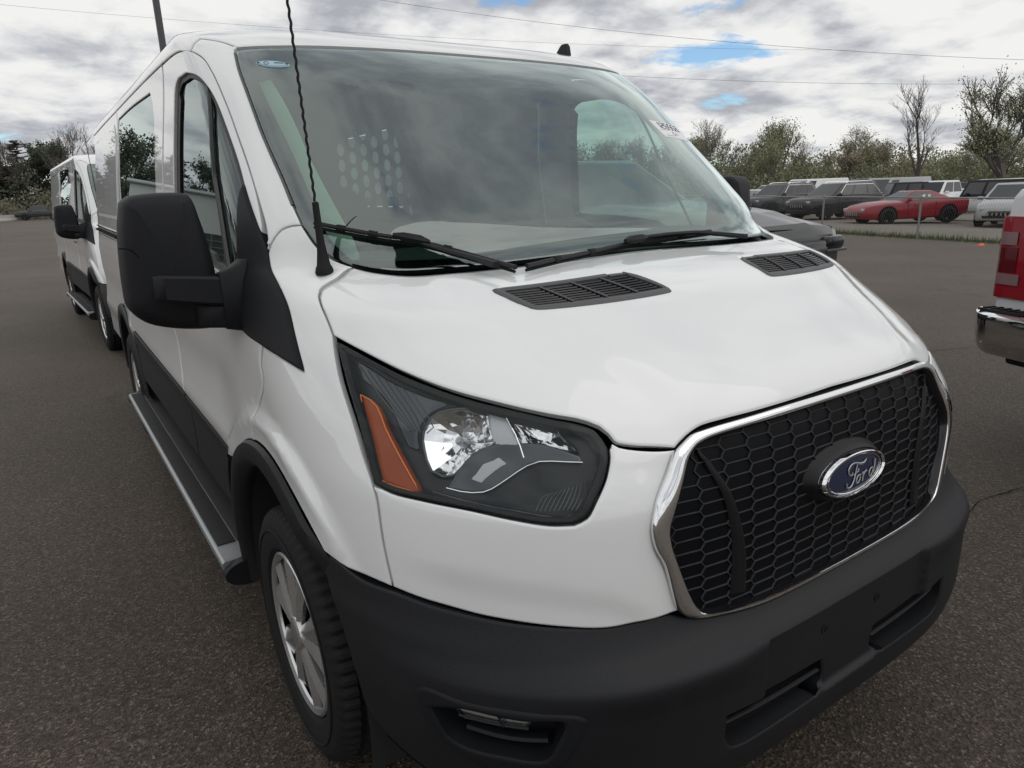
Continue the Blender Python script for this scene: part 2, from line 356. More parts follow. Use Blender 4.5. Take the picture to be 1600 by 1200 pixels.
# bumper family
bc=pchip([.2,.24,.28,.305,.33,.40,.46,.52,.585,.606,.618,.645,.69,.72,.78],[.16,.095,.045,.024,.012,.0,.0,.0,.0,.0015,.010,.036,.062,.075,.09])
bw=pchip([.2,.28,.4,.55,.66,.7,.75],[.91,.945,.97,.985,.985,.98,.977])
br=pchip([.2,.4,.7,.8],[.62,.64,.70,.75])
bp=pchip([.2,.5,.65,.8],[3.9,3.9,3.6,3.4])
def B0(s,z): return contour(s,z,bc,bw,br,bp)
def normal(f,s,z):
    e=1e-3; a=f(s+e,z)-f(s-e,z); b=f(s,z+e)-f(s,z-e); n=np.cross(a,b)
    return n/np.maximum(np.linalg.norm(n,axis=-1,keepdims=True),1e-12)
def off(f,d):
    return lambda s,z: f(s,z)+normal(f,s,z)*(d(s,z)[...,None] if callable(d) else d)
def dS(s,z):
    P=S0(s,z); x=np.abs(P[...,0]); y=P[...,1]; a=np.abs(s)
    xe=np.interp(z,[1.0,1.04,1.1,1.18,1.25,1.31],[.44,.42,.41,.48,.57,.61])
    d=.010*sst(-.055,.035,xe-x)*sst(1.03,1.09,z)*(1-sst(1.285,1.318,z))
    d=d+.002*np.exp(-((x-xe-.1)/.06)**2)*sst(1.05,1.12,z)*(1-sst(1.27,1.31,z))
    r=np.hypot(y-1.01,z-.345); side=sst(.8,.97,a)*(1-sst(1.0,1.25,z))
    d=d+side*(.013*(1-sst(.592,.645,r))+.004*np.exp(-((r-.60)/.02)**2))
    b=sst(1.25,1.6,y)*(1-sst(1.2,1.3,z))*sst(.95,1.05,a)
    d=d+b*(.010*np.exp(-((z-.78)/.05)**2)-.010*np.exp(-((z-.95)/.09)**2)+.004*np.exp(-((z-1.2)/.05)**2))
    # front panel bulges beside the grille
    f=(1-sst(.93,1.05,z))*sst(.46,.56,x)*(1-sst(.62,.85,x))
    d=d+.010*f
    zl=np.interp(x,[.5,.56,.62,.7,.8,.9],[.69,.72,.755,.775,.79,.80]); d=d-.006*(1-sst(-.035,.030,z-zl))*sst(.49,.60,x)*(1-sst(.84,.92,x))*(1-sst(.82,.9,z))
    return d
S=off(S0,dS)
def dB(s,z):
    P=B0(s,z); x=np.abs(P[...,0])
    d=-.014*(1-sst(.302,.312,x))*sst(.40,.41,z)*(1-sst(.600,.612,z))
    d=d+.012*sst(.30,.42,x)*np.exp(-((z-.60)/.04)**2)*(1-sst(.6,.8,x))
    return d
B=off(B0,dB)
# feature lines of the van body, as (contour parameter, height)
O={
'hood_front':[(-0.187,1.05),(-0.26,1.048),(-0.303,1.044),(-0.328,1.034),(-0.343,1.025)],
'hood_seam':[(-0.354,1.017),(-0.38,1.023),(-0.412,1.029),(-0.434,1.036),(-0.438,1.041),(-0.441,1.053),(-0.447,1.064),(-0.459,1.072),(-0.471,1.077),(-0.503,1.085),(-0.537,1.095),(-0.572,1.106),(-0.608,1.117),(-0.644,1.131),(-0.681,1.149),(-0.706,1.163),(-0.734,1.179),(-0.763,1.195),(-0.774,1.202)],
'hood_side':[(-0.774,1.202),(-0.777,1.231),(-0.778,1.257),(-0.771,1.276),(-0.759,1.288),(-0.741,1.297),(-0.702,1.311),(-0.658,1.33)],
'hood_rear':[(-0.658,1.33),(-0.625,1.321),(-0.584,1.314),(-0.556,1.312),(-0.487,1.312),(-0.315,1.315),(-0.08,1.32)],
'lamp_top':[(-0.773,1.193),(-0.764,1.19),(-0.735,1.174),(-0.708,1.158),(-0.683,1.144),(-0.645,1.127),(-0.609,1.113),(-0.574,1.102),(-0.539,1.092),(-0.505,1.081),(-0.47,1.071),(-0.454,1.06),(-0.45,1.044)],
'lamp_right':[(-0.45,1.044),(-0.449,1.03),(-0.453,1.016),(-0.468,0.983),(-0.498,0.942),(-0.517,0.917),(-0.536,0.907)],
'lamp_bot':[(-0.536,0.907),(-0.568,0.907),(-0.618,0.916),(-0.669,0.926),(-0.735,0.931),(-0.778,0.933),(-0.803,0.941)],
'lamp_left':[(-0.803,0.941),(-0.788,1.04),(-0.778,1.126),(-0.773,1.193)],
'fend_front':[(-0.803,0.937),(-0.811,0.828),(-0.811,0.743)],
'white_bot_f':[(-0.811,0.743),(-0.874,0.745),(-0.934,0.755)],
'white_bot':[(-0.811,0.743),(-0.765,0.735),(-0.729,0.73),(-0.683,0.723),(-0.638,0.718),(-0.566,0.709),(-0.501,0.701),(-0.452,0.704),(-0.383,0.707)],
'grille_side':[(-0.383,0.707),(-0.407,0.808),(-0.42,0.844),(-0.424,0.872),(-0.423,0.894),(-0.41,0.931),(-0.376,0.98),(-0.358,1.01),(-0.354,1.016)],
'seam_low':[(-1.287,0.867),(-1.178,0.969),(-0.999,1.075),(-0.978,1.115),(-0.955,1.148)],
'sail_low':[(-0.955,1.148),(-0.901,1.137),(-0.858,1.122)],
'sail_front':[(-0.858,1.122),(-0.851,1.285),(-0.85,1.358),(-0.867,1.439),(-0.864,1.495),(-0.878,1.532)],
'apil_seam':[(-0.85,1.361),(-0.84,1.385),(-0.826,1.404),(-0.809,1.419),(-0.785,1.427),(-0.764,1.428)],
'glass_low_side':[(-0.764,1.428),(-0.745,1.391),(-0.727,1.37),(-0.703,1.351),(-0.658,1.33)],
'glass_side':[(-0.764,1.428),(-0.77,1.476),(-0.774,1.54),(-0.781,1.607),(-0.789,1.704),(-0.79,1.781),(-0.785,1.857),(-0.772,1.914)],
'glass_top':[(-0.772,1.914),(-0.763,1.925),(-0.748,1.928),(-0.613,1.92),(-0.436,1.92),(-0.236,1.929),(-0.128,1.932)],
'frit_in':[(-0.655,1.349),(-0.698,1.391),(-0.715,1.428),(-0.719,1.505),(-0.727,1.638),(-0.741,1.748),(-0.74,1.831),(-0.737,1.863),(-0.725,1.873),(-0.629,1.89),(-0.453,1.892),(-0.282,1.897)],
'frit_cam':[(-0.282,1.897),(-0.215,1.824),(-0.135,1.768),(-0.067,1.762),(0.007,1.766)],
'gr_out':[(-0.14,1.048),(-0.243,1.044),(-0.288,1.041),(-0.323,1.036),(-0.346,1.022),(-0.361,1.01),(-0.38,0.98),(-0.414,0.933),(-0.427,0.897),(-0.428,0.876),(-0.424,0.848),(-0.411,0.813),(-0.389,0.713),(-0.373,0.694),(-0.342,0.684),(-0.227,0.666),(-0.11,0.663)],
'gr_in':[(-0.147,1.032),(-0.25,1.028),(-0.299,1.023),(-0.323,1.016),(-0.337,1.003),(-0.356,0.967),(-0.396,0.889),(-0.398,0.863),(-0.388,0.811),(-0.357,0.716),(-0.344,0.695),(-0.328,0.687),(-0.227,0.675),(-0.11,0.673)],
'amber':[(-0.767,1.1),(-0.754,1.094),(-0.747,1.084),(-0.749,1.046),(-0.745,1.006),(-0.74,0.974),(-0.74,0.942),(-0.766,0.944),(-0.8,0.953),(-0.793,0.994),(-0.781,1.049)],
'bowl':[(-0.702,1.037),(-0.69,1.06),(-0.667,1.084),(-0.644,1.095),(-0.615,1.101),(-0.582,1.099),(-0.586,1.076),(-0.597,1.043),(-0.618,1.035),(-0.645,1.014),(-0.666,0.991),(-0.675,0.983),(-0.704,0.977),(-0.709,1)],
'bowl2':[(-0.558,1.09),(-0.527,1.087),(-0.498,1.077),(-0.502,1.061),(-0.497,1.045),(-0.491,1.032),(-0.517,1.037),(-0.542,1.046),(-0.564,1.045)],
'strip':[(-0.584,1.098),(-0.561,1.093),(-0.563,1.06),(-0.567,1.021),(-0.581,1.031),(-0.598,1.043)],
'lamp_upper':[(-0.765,1.172),(-0.738,1.156),(-0.712,1.137),(-0.666,1.118),(-0.635,1.109),(-0.666,1.091),(-0.691,1.07),(-0.709,1.042),(-0.718,1.016),(-0.729,1.019),(-0.732,1.048),(-0.731,1.091),(-0.742,1.115),(-0.761,1.13)],
'wave_top':[(-0.693,0.959),(-0.666,0.991),(-0.64,1.018),(-0.615,1.035),(-0.593,1.044),(-0.564,1.045),(-0.537,1.046),(-0.512,1.037),(-0.489,1.023)],
'wave_bot':[(-0.49,1.012),(-0.548,1.015),(-0.567,1.007),(-0.599,0.985),(-0.642,0.959),(-0.674,0.956),(-0.693,0.959)],
'slotL':[(-0.344,0.484),(-0.208,0.469),(-0.077,0.461),(-0.072,0.413),(-0.107,0.402),(-0.306,0.394),(-0.331,0.407),(-0.341,0.421)],
'fog_o':[(-0.824,0.563),(-0.81,0.58),(-0.797,0.585),(-0.746,0.579),(-0.691,0.579),(-0.636,0.576),(-0.589,0.573),(-0.575,0.561),(-0.585,0.536),(-0.603,0.494)],
'fog_i':[(-0.799,0.547),(-0.779,0.491),(-0.755,0.48),(-0.704,0.478),(-0.647,0.478),(-0.624,0.517),(-0.611,0.559),(-0.666,0.559),(-0.749,0.563)],
'fog_l':[(-0.773,0.553),(-0.658,0.549),(-0.672,0.531),(-0.759,0.531)],
'sail':[(-0.873,1.531),(-0.865,1.426),(-0.845,1.356),(-0.848,1.282),(-0.853,1.123),(-0.946,1.15),(-1.048,1.164),(-1.104,1.175),(-0.999,1.239),(-0.963,1.296),(-0.954,1.337),(-0.919,1.457),(-0.892,1.514)],
'wipL_blade':[(-0.728,1.422),(-0.659,1.403),(-0.591,1.388),(-0.536,1.377),(-0.46,1.349),(-0.399,1.316),(-0.385,1.294)],
'wipL_arm':[(-0.536,1.375),(-0.508,1.356),(-0.476,1.336),(-0.443,1.314),(-0.428,1.292)],
'wipR_blade':[(-0.36,1.295),(-0.25,1.306),(-0.119,1.315),(0.006,1.323),(0.131,1.329),(0.282,1.334)],
'wipR_arm':[(-0.002,1.32),(0.062,1.325),(0.148,1.326),(0.239,1.317),(0.295,1.3)],
'hous':[(-1.183,1.496),(-1.196,1.432),(-1.204,1.359),(-1.208,1.284),(-1.205,1.233),(-1.173,1.195),(-1.117,1.174),(-1.039,1.165),(-1.017,1.168),(-1.009,1.179),(-0.995,1.303),(-1.002,1.386),(-1.014,1.454),(-1.022,1.492),(-1.033,1.511),(-1.076,1.517),(-1.134,1.515),(-1.165,1.51)]}
# ================================================================ THE VAN (front faces -y, x to its left side seen from the front)
HUBY,HUBZ,HUBR=1.01,.345,4.34
def sy(y,z):     # contour parameter of a point on the flank at length y
    return 1+(y-float(yr(z)))
def arc(r,y0,a0,a1,n=28):  # wheel arch arc on the left flank as (s,z)
    out=[]
    for a in np.linspace(math.radians(a0),math.radians(a1),n):
        y=y0+r*math.cos(a); z=HUBZ+r*math.sin(a)
        out.append((flank_s(y,z),z))
    return out
def flank_s(y,z):
    lo,hi=.3,8.
    for _ in range(40):
        m=.5*(lo+hi)
        if pt(S0,-m,z)[1]<y: lo=m
        else: hi=m
    return -.5*(lo+hi)
def fl(y,z): return (flank_s(y,z),z)
def M2(seg): return [(-a,b) for a,b in seg]
def both(fn):
    for sgn in (-1,1): fn(sgn)
def sd(seg,sgn): return seg if sgn<0 else M2(seg)
def build_van(label,group):
    V=empty('cargo_van',label=label,cat='van',group=group)
    W=M['white']
    # ---------------- hood
    half=[O['hood_seam'],O['hood_side'],O['hood_rear']]
    left_front=[(0,1.0535)]+O['hood_front'][:]+[O['hood_seam'][0]]
    segs=[left_front]+half+[[O['hood_rear'][-1],(0,1.321),M2(O['hood_rear'])[-1]]]+[M2(s)[::-1] for s in half[::-1]]+[M2(left_front)[::-1]]
    ho=outline(segs,.012)
    vin=[(-.452,1.2705),(-.427,1.2455),(-.149,1.2505),(-.176,1.2775)]
    def rq(c,r=.008,n=4):  # rounded quad outline
        c=[np.array(p,float) for p in c]; out=[]
        for i in range(4):
            p0,p1,p2=c[i-1],c[i],c[(i+1)%4]; a=(p0-p1)/np.linalg.norm(p0-p1); b=(p2-p1)/np.linalg.norm(p2-p1)
            for t in np.linspace(0,1,n): out.append((1-t)**2*(p1+a*r)+2*t*(1-t)*p1+t*t*(p1+b*r))
        return outline([out+[out[0]]],.01)
    hole=rq(vin,.006)
    hood=patch('hood',S,ho,W,V,holes=[hole,M2(hole)] if False else [hole,np.array(M2(hole))],res=.02,gap=.0022)
    for sgn in (-1,1):
        q=lambda c: np.array(sd([tuple(p) for p in c],sgn))
        fr=rq([(-.474,1.2745),(-.435,1.2385),(-.137,1.2425),(-.161,1.2800)],.014)
        v=patch('hood_vent',off(S,.004),q(fr),M['ventgrey'],hood,holes=[q(rq(vin,.006))],res=.012,gap=0,rim=.02,bev=.003,inset=.003)
        g=MB(); a,b,c,d=[np.array(p) for p in vin]   # a outer-rear, b outer-front, c inner-front, d inner-rear
        fS=off(S,-.004)
        for i in range(8):
            t=(i+.5)/8; p=a*(1-t)+b*t; r=d*(1-t)+c*t
            path=[pt(fS,*( (p*(1-k)+r*k)*[ -sgn,1] ))for k in np.linspace(0,1,9)]
            g.tube(path,.0030,4,0,flat=.9)
        for k in (.26,.51,.76):
            p=a*(1-k)+d*k; r=b*(1-k)+c*k
            g.tube([pt(off(S,.0005),*((p*(1-t)+r*t)*[-sgn,1])) for t in np.linspace(0,1,5)],.0028,4,1)
        sl=g.build('vent_slats',[M['gblack'],M['ventgrey']],hood)
        patch('vent_tray',off(S,-.022),q(rq(vin,.006)),M['void'],hood,gap=-.006,rim=0)
    # ---------------- fenders
    arch_f=arc(.546,HUBY,130.5,30,30)
    arch_f[0]=O['white_bot_f'][-1]
    seam=[arch_f[19],(flank_s(1.115,.90),.90),(flank_s(1.085,.97),.97)]+O['seam_low'][2:]
    # close the arch where the door seam meets it
    ia=min(range(len(arch_f)),key=lambda i:abs(pt(S0,*arch_f[i])[1]-1.13)); af=arch_f[:ia+1]; ab=arch_f[ia:]
    seam=[af[-1],fl(1.10,.93),fl(1.075,.98)]+[(-.999,1.062),(-.985,1.1),(-.955,1.148)]
    for sgn in (-1,1):
        fo=outline([sd(s,sgn) for s in [[(-.774,1.202),(-.785,1.14),(-.796,1.03),(-.803,.937)],O['fend_front'],O['white_bot_f'],af,seam,O['sail_low'],O['sail_front'][:3],O['apil_seam'],O['glass_low_side'],O['hood_side'][::-1]]],.012)
        F=patch('fender',S,fo,W,V,res=.02)
        # wheel arch flare : lip that stands proud and turns in
        g=MB(); rows=[]
        pathA=[( .546,.004),(.540,.016),(.50,.022),(.478,.016),(.470,-.004),(.470,-.06)]
        for a in np.linspace(math.radians(137),math.radians(-8),62):
            row=[]
            for r,h in pathA:
                y=HUBY+r*math.cos(a); z=HUBZ+r*math.sin(a); zz=max(z,.22); s_=flank_s(y,zz)
                tf=max(0,(math.degrees(a)-124)/13); p=pt(S0,s_,zz); n=normal(S0,np.array(s_),np.array(zz)); p=p+n*(h*(1-tf)-.008*tf+float(dS(np.array(s_),np.array(zz)))*.9*(r>.49)); p[0]*=(1 if sgn<0 else -1); row.append(p)
            rows.append(row)
        n=len(pathA); vs=[p for r in rows for p in r]; fs=[(i*n+j,(i+1)*n+j,(i+1)*n+j+1,i*n+j+1) for i in range(len(rows)-1) for j in range(n-1)]
        g.add(vs,fs); g.build('wheel_arch_flare',M['blackp'],V,ang=50)
    # ---------------- white front panels
    for sgn in (-1,1):
        inner=[O['grille_side'][-1],(-.38,1.018),(-.412,1.024),(-.434,1.031),(-.442,1.038)]
        fo=outline([sd(s,sgn) for s in [O['white_bot'],O['grille_side'],inner,[(-.442,1.038),(-.447,1.030)],O['lamp_right'][1:],O['lamp_bot'],O['fend_front']]],.011)
        patch('front_panel',S,fo,W,V,res=.018)
    def resamp(L,n):
        L=np.vstack([L,L[:1]]); d=np.r_[0,np.cumsum(np.linalg.norm(np.diff(L,axis=0),axis=1))]; t=np.linspace(0,d[-1],n,endpoint=False); return np.stack([np.interp(t,d,L[:,i]) for i in (0,1)],1)
    # ---------------- headlights
    for sgn in (-1,1):
        hl=empty('headlight'); hl.parent=V
        lo=outline([sd(s,sgn) for s in [O['lamp_top'],O['lamp_right'],O['lamp_bot'],O['lamp_left']]],.011)
        patch('lens',S,lo,M['lens'],hl,res=.02,gap=.002,rim=.010)
        # dark outer bezel ring right under the lens
        c=lo.mean(0); inn=[]
        nrm=onorm(lo if area(lo)>0 else lo[::-1]); L=lo if area(lo)>0 else lo[::-1]
        patch('bezel_rim',off(S,-.006),L,M['rimblack'],hl,holes=[L-nrm*.013],res=.012,gap=.001,rim=.03,inset=.002,bev=0)
        q=lambda n: outline([sd(O[n]+[O[n][0]],sgn)],.009)
        bowl=q('bowl'); bowl2=q('bowl2')
        patch('bezel',off(S,-.03),L,M['lampin'],hl,holes=[bowl,bowl2],res=.02,gap=.004,rim=.0)
        # reflector bowls: paraboloid behind each opening with facet ribs
        def bowlmesh(pl,depth,nm,nf):
            pl=resamp(pl,nf); P=off(S,-.03)(pl[:,0],pl[:,1]); cc=P.mean(0); N=normal(S,pl[:,0].mean(),pl[:,1].mean()); g=MB(); K=len(P); rows=[]; rs=random.Random(nf)
            for i,t in enumerate((1,.80,.58,.36,.12)):
                jit=np.array([rs.uniform(-.07,.07) if 0<i<4 else 0 for _ in range(K)])
                rows.append(cc+(P-cc)*t-N*depth*((1-t**1.8)*(1+jit))[:,None])
            vs=[p for r in rows for p in r]; R=len(rows); fs=[(i*K+j,i*K+(j+1)%K,(i+1)*K+(j+1)%K,(i+1)*K+j) for i in range(R-1) for j in range(K)]; fs.append(tuple((R-1)*K+j for j in range(K)))
            g.add(vs,fs); g.build(nm,M['refl'],hl,ang=None)
            g=MB(); Pq=off(S,-.026)(pl[:,0],pl[:,1]); g.tube(list(Pq)+[Pq[0]],.0026,6,cap=False); g.build('reflector_rim',M['lampgrey'],hl)
            return cc,N
        cc,N=bowlmesh(bowl,.042,'reflector',22)
        g=MB(); g.tube([cc-N*.05,cc-N*.012],[.011,.009],10,0); g.tube([cc-N*.012,cc-N*.006],[.009,.004],10,0); g.build('bulb',M['clearl'],hl)
        bowlmesh(bowl2,.03,'turn_reflector',15)
        patch('amber_reflector',off(S,-.016),q('amber'),M['amber'],hl,res=.012,gap=0,rim=.012)
        g=MB(); g.tube(strip3(off(S,-.0145),sd(O['amber']+[O['amber'][0]],sgn)),.0013,5,cap=False); g.build('amber_edge',M['amberl'],hl)
        patch('lamp_strip',off(S,-.022),q('strip'),M['lampfros'],hl,res=.012,gap=0,rim=.01)
        wv=outline([sd(O['wave_top'],sgn),sd([O['wave_top'][-1],O['wave_bot'][0]],sgn),sd(O['wave_bot'],sgn)],.01)
        patch('lamp_wave',off(S,-.020),wv,M['lampgrey'],hl,res=.012,gap=0,rim=.012)
        g=MB()
        g.tube(strip3(off(S,-.016),sd(O['wave_bot'],sgn)),.0014,6)
        g.tube(strip3(off(S,-.018),sd([O['strip'][1],O['strip'][2],O['strip'][3]],sgn)),.0012,6)
        g.build('chrome_trim',M['chrome'],hl)
        patch('lamp_panel',off(S,-.026),outline([sd(O['lamp_upper']+[O['lamp_upper'][0]],sgn)],.01),M['lampgrey'],hl,res=.02,gap=0,rim=.006)  # large grey panel, also standing in for grey reflections in the lens
        patch('lamp_strip',off(S,-.0185),outline([sd([(-.628,1.008),(-.600,1.022)],sgn),sd([(-.600,1.022),(-.592,1.010)],sgn),sd([(-.592,1.010),(-.640,.972)],sgn),sd([(-.640,.972),(-.654,.978)],sgn),sd([(-.654,.978),(-.628,1.008)],sgn)],.01),M['lampfros'],hl,res=.02,gap=0,rim=.004)
        # thin ribs of the lower dark field and of the outer grey field
        g=MB()
        for i in range(13):
            s0=-.478-.0062*i; g.tube(strip3(off(S,-.022),sd([(s0,.985-.002*i),(s0-.012,.955),(s0-.03,.930)],sgn)),.0011,4,0)
        for i in range(7):
            g.tube(strip3(off(S,-.024),sd([(-.755+.012*i,1.155-.006*i),(-.735+.01*i,1.10-.006*i),(-.715+.004*i,1.05)],sgn)),.0013,4,0)
        for i in range(4):
            g.tube(strip3(off(S,-.024),sd([(-.72+.02*i,.948-.004*i),(-.62,.930-.004*i),(-.53-.004*i,.918),(-.49+.004*i,.95),(-.463-.004*i,1.0)],sgn)),.0010,4,0)
        g.build('lamp_ribs',M['lampgrey'],hl)
    # ---------------- grille
    gr=empty('grille'); gr.parent=V
    go=O['gr_out']; gi=O['gr_in']
    Lo=outline([[(0,1.0485)]+go[:4],go[3:15],go[14:]+[(0,.662)]]+[M2(go[14:]+[(0,.662)])[::-1],M2(go[3:15])[::-1],M2([(0,1.0485)]+go[:4])[::-1]],.012)
    Li=outline([[(0,1.0325)]+gi[:4],gi[3:11],gi[10:]+[(0,.672)]]+[M2(gi[10:]+[(0,.672)])[::-1],M2(gi[3:11])[::-1],M2([(0,1.0325)]+gi[:4])[::-1]],.012)
    # chrome surround: lofted ring with a rounded section
    n=260; A=resamp(Lo,n); Bq=resamp(Li,n)
    # pair each outer sample with nearest inner point walking round
    g=MB(); rows=[]
    for t,h in ((-.01,-.02),(-.005,.004),(.05,.0105),(.12,.0125),(.80,.0125),(.90,.010),(1.0,.001),(1.06,-.010),(1.1,-.030)):
        q=A*(1-t)+Bq*t; rows.append(off(S,h)(q[:,0],q[:,1]))
    K=len(rows); vs=[rows[j][i] for i in range(n) for j in range(K)]; fs=[(i*K+j,((i+1)%n)*K+j,((i+1)%n)*K+j+1,i*K+j+1) for i in range(n) for j in range(K-1)]
    mis=[0 if j<5 else 1 for i in range(n) for j in range(K-1)]
    g.add(vs,fs); g.m=mis; g.build('chrome_surround',[M['chrome'],M['gblack']],gr,ang=60)
    patch('grille_back',off(S,-.0098),Li,M['grillback'],gr,res=.05,gap=-.02,rim=0)
    # black gap between hood edge and chrome
    patch('grille_shadow_gap',off(S,-.03),outline([Lo.tolist()+[Lo[0].tolist()]],.02),M['void'],gr,res=.05,gap=-.02,rim=0)
    # vertical vanes
    for sgn in (-1,1):
        va=outline([sd([(-.322,1.012),(-.312,.98),(-.290,.90),(-.278,.82),(-.279,.74),(-.282,.70)],sgn),sd([(-.282,.70),(-.248,.695)],sgn),sd([(-.248,.695),(-.247,.76),(-.256,.84),(-.278,.92),(-.305,.985),(-.318,1.012)],sgn),sd([(-.318,1.012),(-.322,1.012)],sgn)],.012)
        patch('grille_vane',off(S,.0),va,M['grillep'],gr,res=.015,gap=0,rim=.045,bev=.006,inset=.008)
    # honeycomb mesh
    g=MB(); aL,dx,hh=.0550,.0100,.0129; Lin=Li
    def sx_of(x,z):
        lo,hi=0.,1.
        for _ in range(28):
            m=.5*(lo+hi)
            if pt(S0,m,z)[0]<abs(x): lo=m
            else: hi=m
        return math.copysign(.5*(lo+hi),x)
    cache={}
    def node(x,z):
        k=(round(x,4),round(z,4))
        if k not in cache: cache[k]=sx_of(x,z)
        return cache[k],z
    LinX=Li
    def edge(x0,z0,x1,z1):
        a=node(x0,z0); b=node(x1,z1)
        if not inside(np.array([[(a[0]+b[0])/2,(a[1]+b[1])/2]]),LinX)[0]: return
        A_=pt(off(S0,-.006),*a); B_=pt(off(S0,-.006),*b); d=B_-A_; L=np.linalg.norm(d); d/=L; nn=np.array([0,-1.,0]); sdv=np.cross(d,nn); w1,w2,dep=.00065,.0008,.0035
        vs=[]
        for P_ in (A_,B_): vs+=[P_+sdv*w1,P_-sdv*w1,P_-sdv*w2-nn*dep,P_+sdv*w2-nn*dep]
        g.add(vs,[(0,1,5,4),(1,2,6,5),(3,0,4,7)])
    for ci in range(-8,9):
        for ri in range(-10,10):
            cx=ci*(aL+dx); cz=.868+ri*2*hh+(hh if ci%2 else 0)
            if abs(cx)>.56: continue
            h=aL/2
            edge(cx-h,cz+hh,cx+h,cz+hh)
            edge(cx+h,cz+hh,cx+h+dx,cz); edge(cx+h+dx,cz,cx+h,cz-hh)
    hx=g.build('honeycomb_mesh',M['hexedge'],gr,ang=None)
    # emblem: boss, chrome oval, blue field, silver script
    em=empty('emblem_tmp')
    ec=np.array([0,.046,.876]); tilt=math.radians(6)
    def ep(u,v,h): return (ec[0]+u, ec[1]-h+v*math.sin(tilt), ec[2]+v*math.cos(tilt)+h*math.sin(tilt))
    g=MB(); K=64
    prof=[(1.75,-.065,0),(1.62,-.040,0),(1.35,-.020,0),(1.20,-.008,0),(1.10,-.003,0),(1.06,-.004,0),(1.05,-.006,1),(1.04,.004,1),(1.0,.010,1),(.95,.011,1),(.905,.006,1),(.90,.004,2),(.5,.0062,2),(.02,.0065,2)]
    a_,b_=.113,.046
    for j,(t,h,mi) in enumerate(prof[:-1]):
        t2,h2,mi2=prof[j+1]
        def ring(t,h):
            ex=.012*(t-1) if t>1 else 0
            return [ep((a_*(1+(t-1)*.55) if t>1 else a_-b_*(1-t) if t>.85 else (a_-b_*.15)*t/.85)*math.cos(x),(b_*(t if t>1 else (1-(1-t)) ))*math.sin(x)+ (0 if t<=1.06 else .010*(t-1.06)),h) for x in np.linspace(0,2*np.pi,K,endpoint=False)]
        r1,r2=ring(t,h),ring(t2,h2); g.add(r1+r2,[(k,(k+1)%K,K+(k+1)%K,K+k) for k in range(K)],mi2 if mi!=mi2 and mi2 else mi)
    # thin silver inner line
    g.tube([ep(.0985*math.cos(x),.0385*math.sin(x),.0072) for x in np.linspace(0,2*np.pi,64)],.0011,5,1,cap=False)
    def sk(pts,wd_,h=.0085):
        q=smooth([(u-.0035,v+u*.07+.001) for u,v in pts],.003); K2=len(q)
        ws=np.interp(np.linspace(0,1,K2),np.linspace(0,1,len(wd_)),wd_)
        g.tube([ep(u,v,h) for u,v in q],ws,6,3,flat=.45,up=(0,-1,0))
    sk([(-.0066,.004),(-.0085,-.0005),(-.0135,-.0016),(-.0205,.0035),(-.0225,.012),(-.0165,.0195),(-.006,.0225),(.006,.0205),(.020,.0150),(.031,.0128),(.040,.0145),(.0452,.0190)],[.0012,.002,.0022,.0026,.003,.0026,.0022,.0024,.003,.0034,.003,.0014])
    sk([(.0105,.0165),(.0069,.0074),(.002,-.0049),(-.0044,-.0168),(-.0139,-.0255),(-.0234,-.0265),(-.0300,-.0209),(-.0290,-.0140)],[.0014,.002,.0024,.0026,.0026,.0026,.0024,.0016])
    sk([(-.004,-.0040),(.0069,-.0011),(.0150,.0004),(.0165,.0040),(.0130,.0065),(.0115,.0035),(.0165,.0010)],[.0012,.0016,.0016,.0014,.0014,.001,.001])
    sk([(.0195,-.0100),(.0120,-.0105),(.0068,-.0170),(.0065,-.0240),(.0115,-.0258),(.0180,-.0215),(.0215,-.0150),(.0195,-.0100),(.0250,-.0105)],[.0018,.002,.0024,.002,.0016,.0016,.002,.0018,.0012])
    sk([(.0280,-.0090),(.0325,-.0085),(.0315,-.0170),(.0290,-.0270)],[.0012,.0022,.0022,.002])
    sk([(.0310,-.0190),(.0370,-.0110),(.0430,-.0078),(.0465,-.0098)],[.0012,.0018,.0022,.002])
    sk([(.0690,-.0085),(.0620,-.0085),(.0560,-.0145),(.0550,-.0220),(.0590,-.0255),(.0660,-.0215),(.0710,-.0130)],[.0018,.002,.0024,.0022,.0016,.0016,.0016])
    sk([(.0800,.0085),(.0775,-.0040),(.0735,-.0180),(.0735,-.0262),(.0780,-.0275),(.0845,-.0210)],[.0022,.0024,.0024,.002,.0016,.001])
    bpy.data.objects.remove(em)
    g.build('emblem',[M['grillep'],M['chrome'],M['blue'],M['alu']],gr,ang=30)
    # ---------------- bumper
    def top(sgn): return sd([(-.955,.748),(-.934,.751)]+O['white_bot_f'][::-1][1:2]+O['white_bot'][1:],sgn)
    tl=[(-.968,.748),(-.936,.750),(-.877,.739),(-.81,.740),(-.764,.734),(-.726,.730),(-.681,.724),(-.637,.718),(-.566,.709),(-.502,.702),(-.453,.702),(-.395,.700),(-.375,.690),(-.342,.680),(-.227,.663),(-.11,.660),(0,.659)]
    bl=[(0,.292),(-.2,.294),(-.4,.302),(-.6,.322),(-.8,.36),(-.90,.40)]
    def bflank(y,z):
        lo,hi=.3,2.
        for _ in range(36):
            m=.5*(lo+hi)
            if pt(B0,-m,z)[1]<y: lo=m
            else: hi=m
        return -.5*(lo+hi)
    sidec=[(-.90,.40)]+[(bflank(HUBY+.50*math.cos(a),HUBZ+.50*math.sin(a)),HUBZ+.50*math.sin(a)) for a in np.radians([170,162,154,146,138,131])]+[(-.968,.748)]
    bo=outline([tl,M2(tl)[::-1],M2(sidec)[::-1],M2(bl)[::-1],bl,sidec],.013)
    slot=outline([O['slotL']+[O['slotL'][0]]],.01)
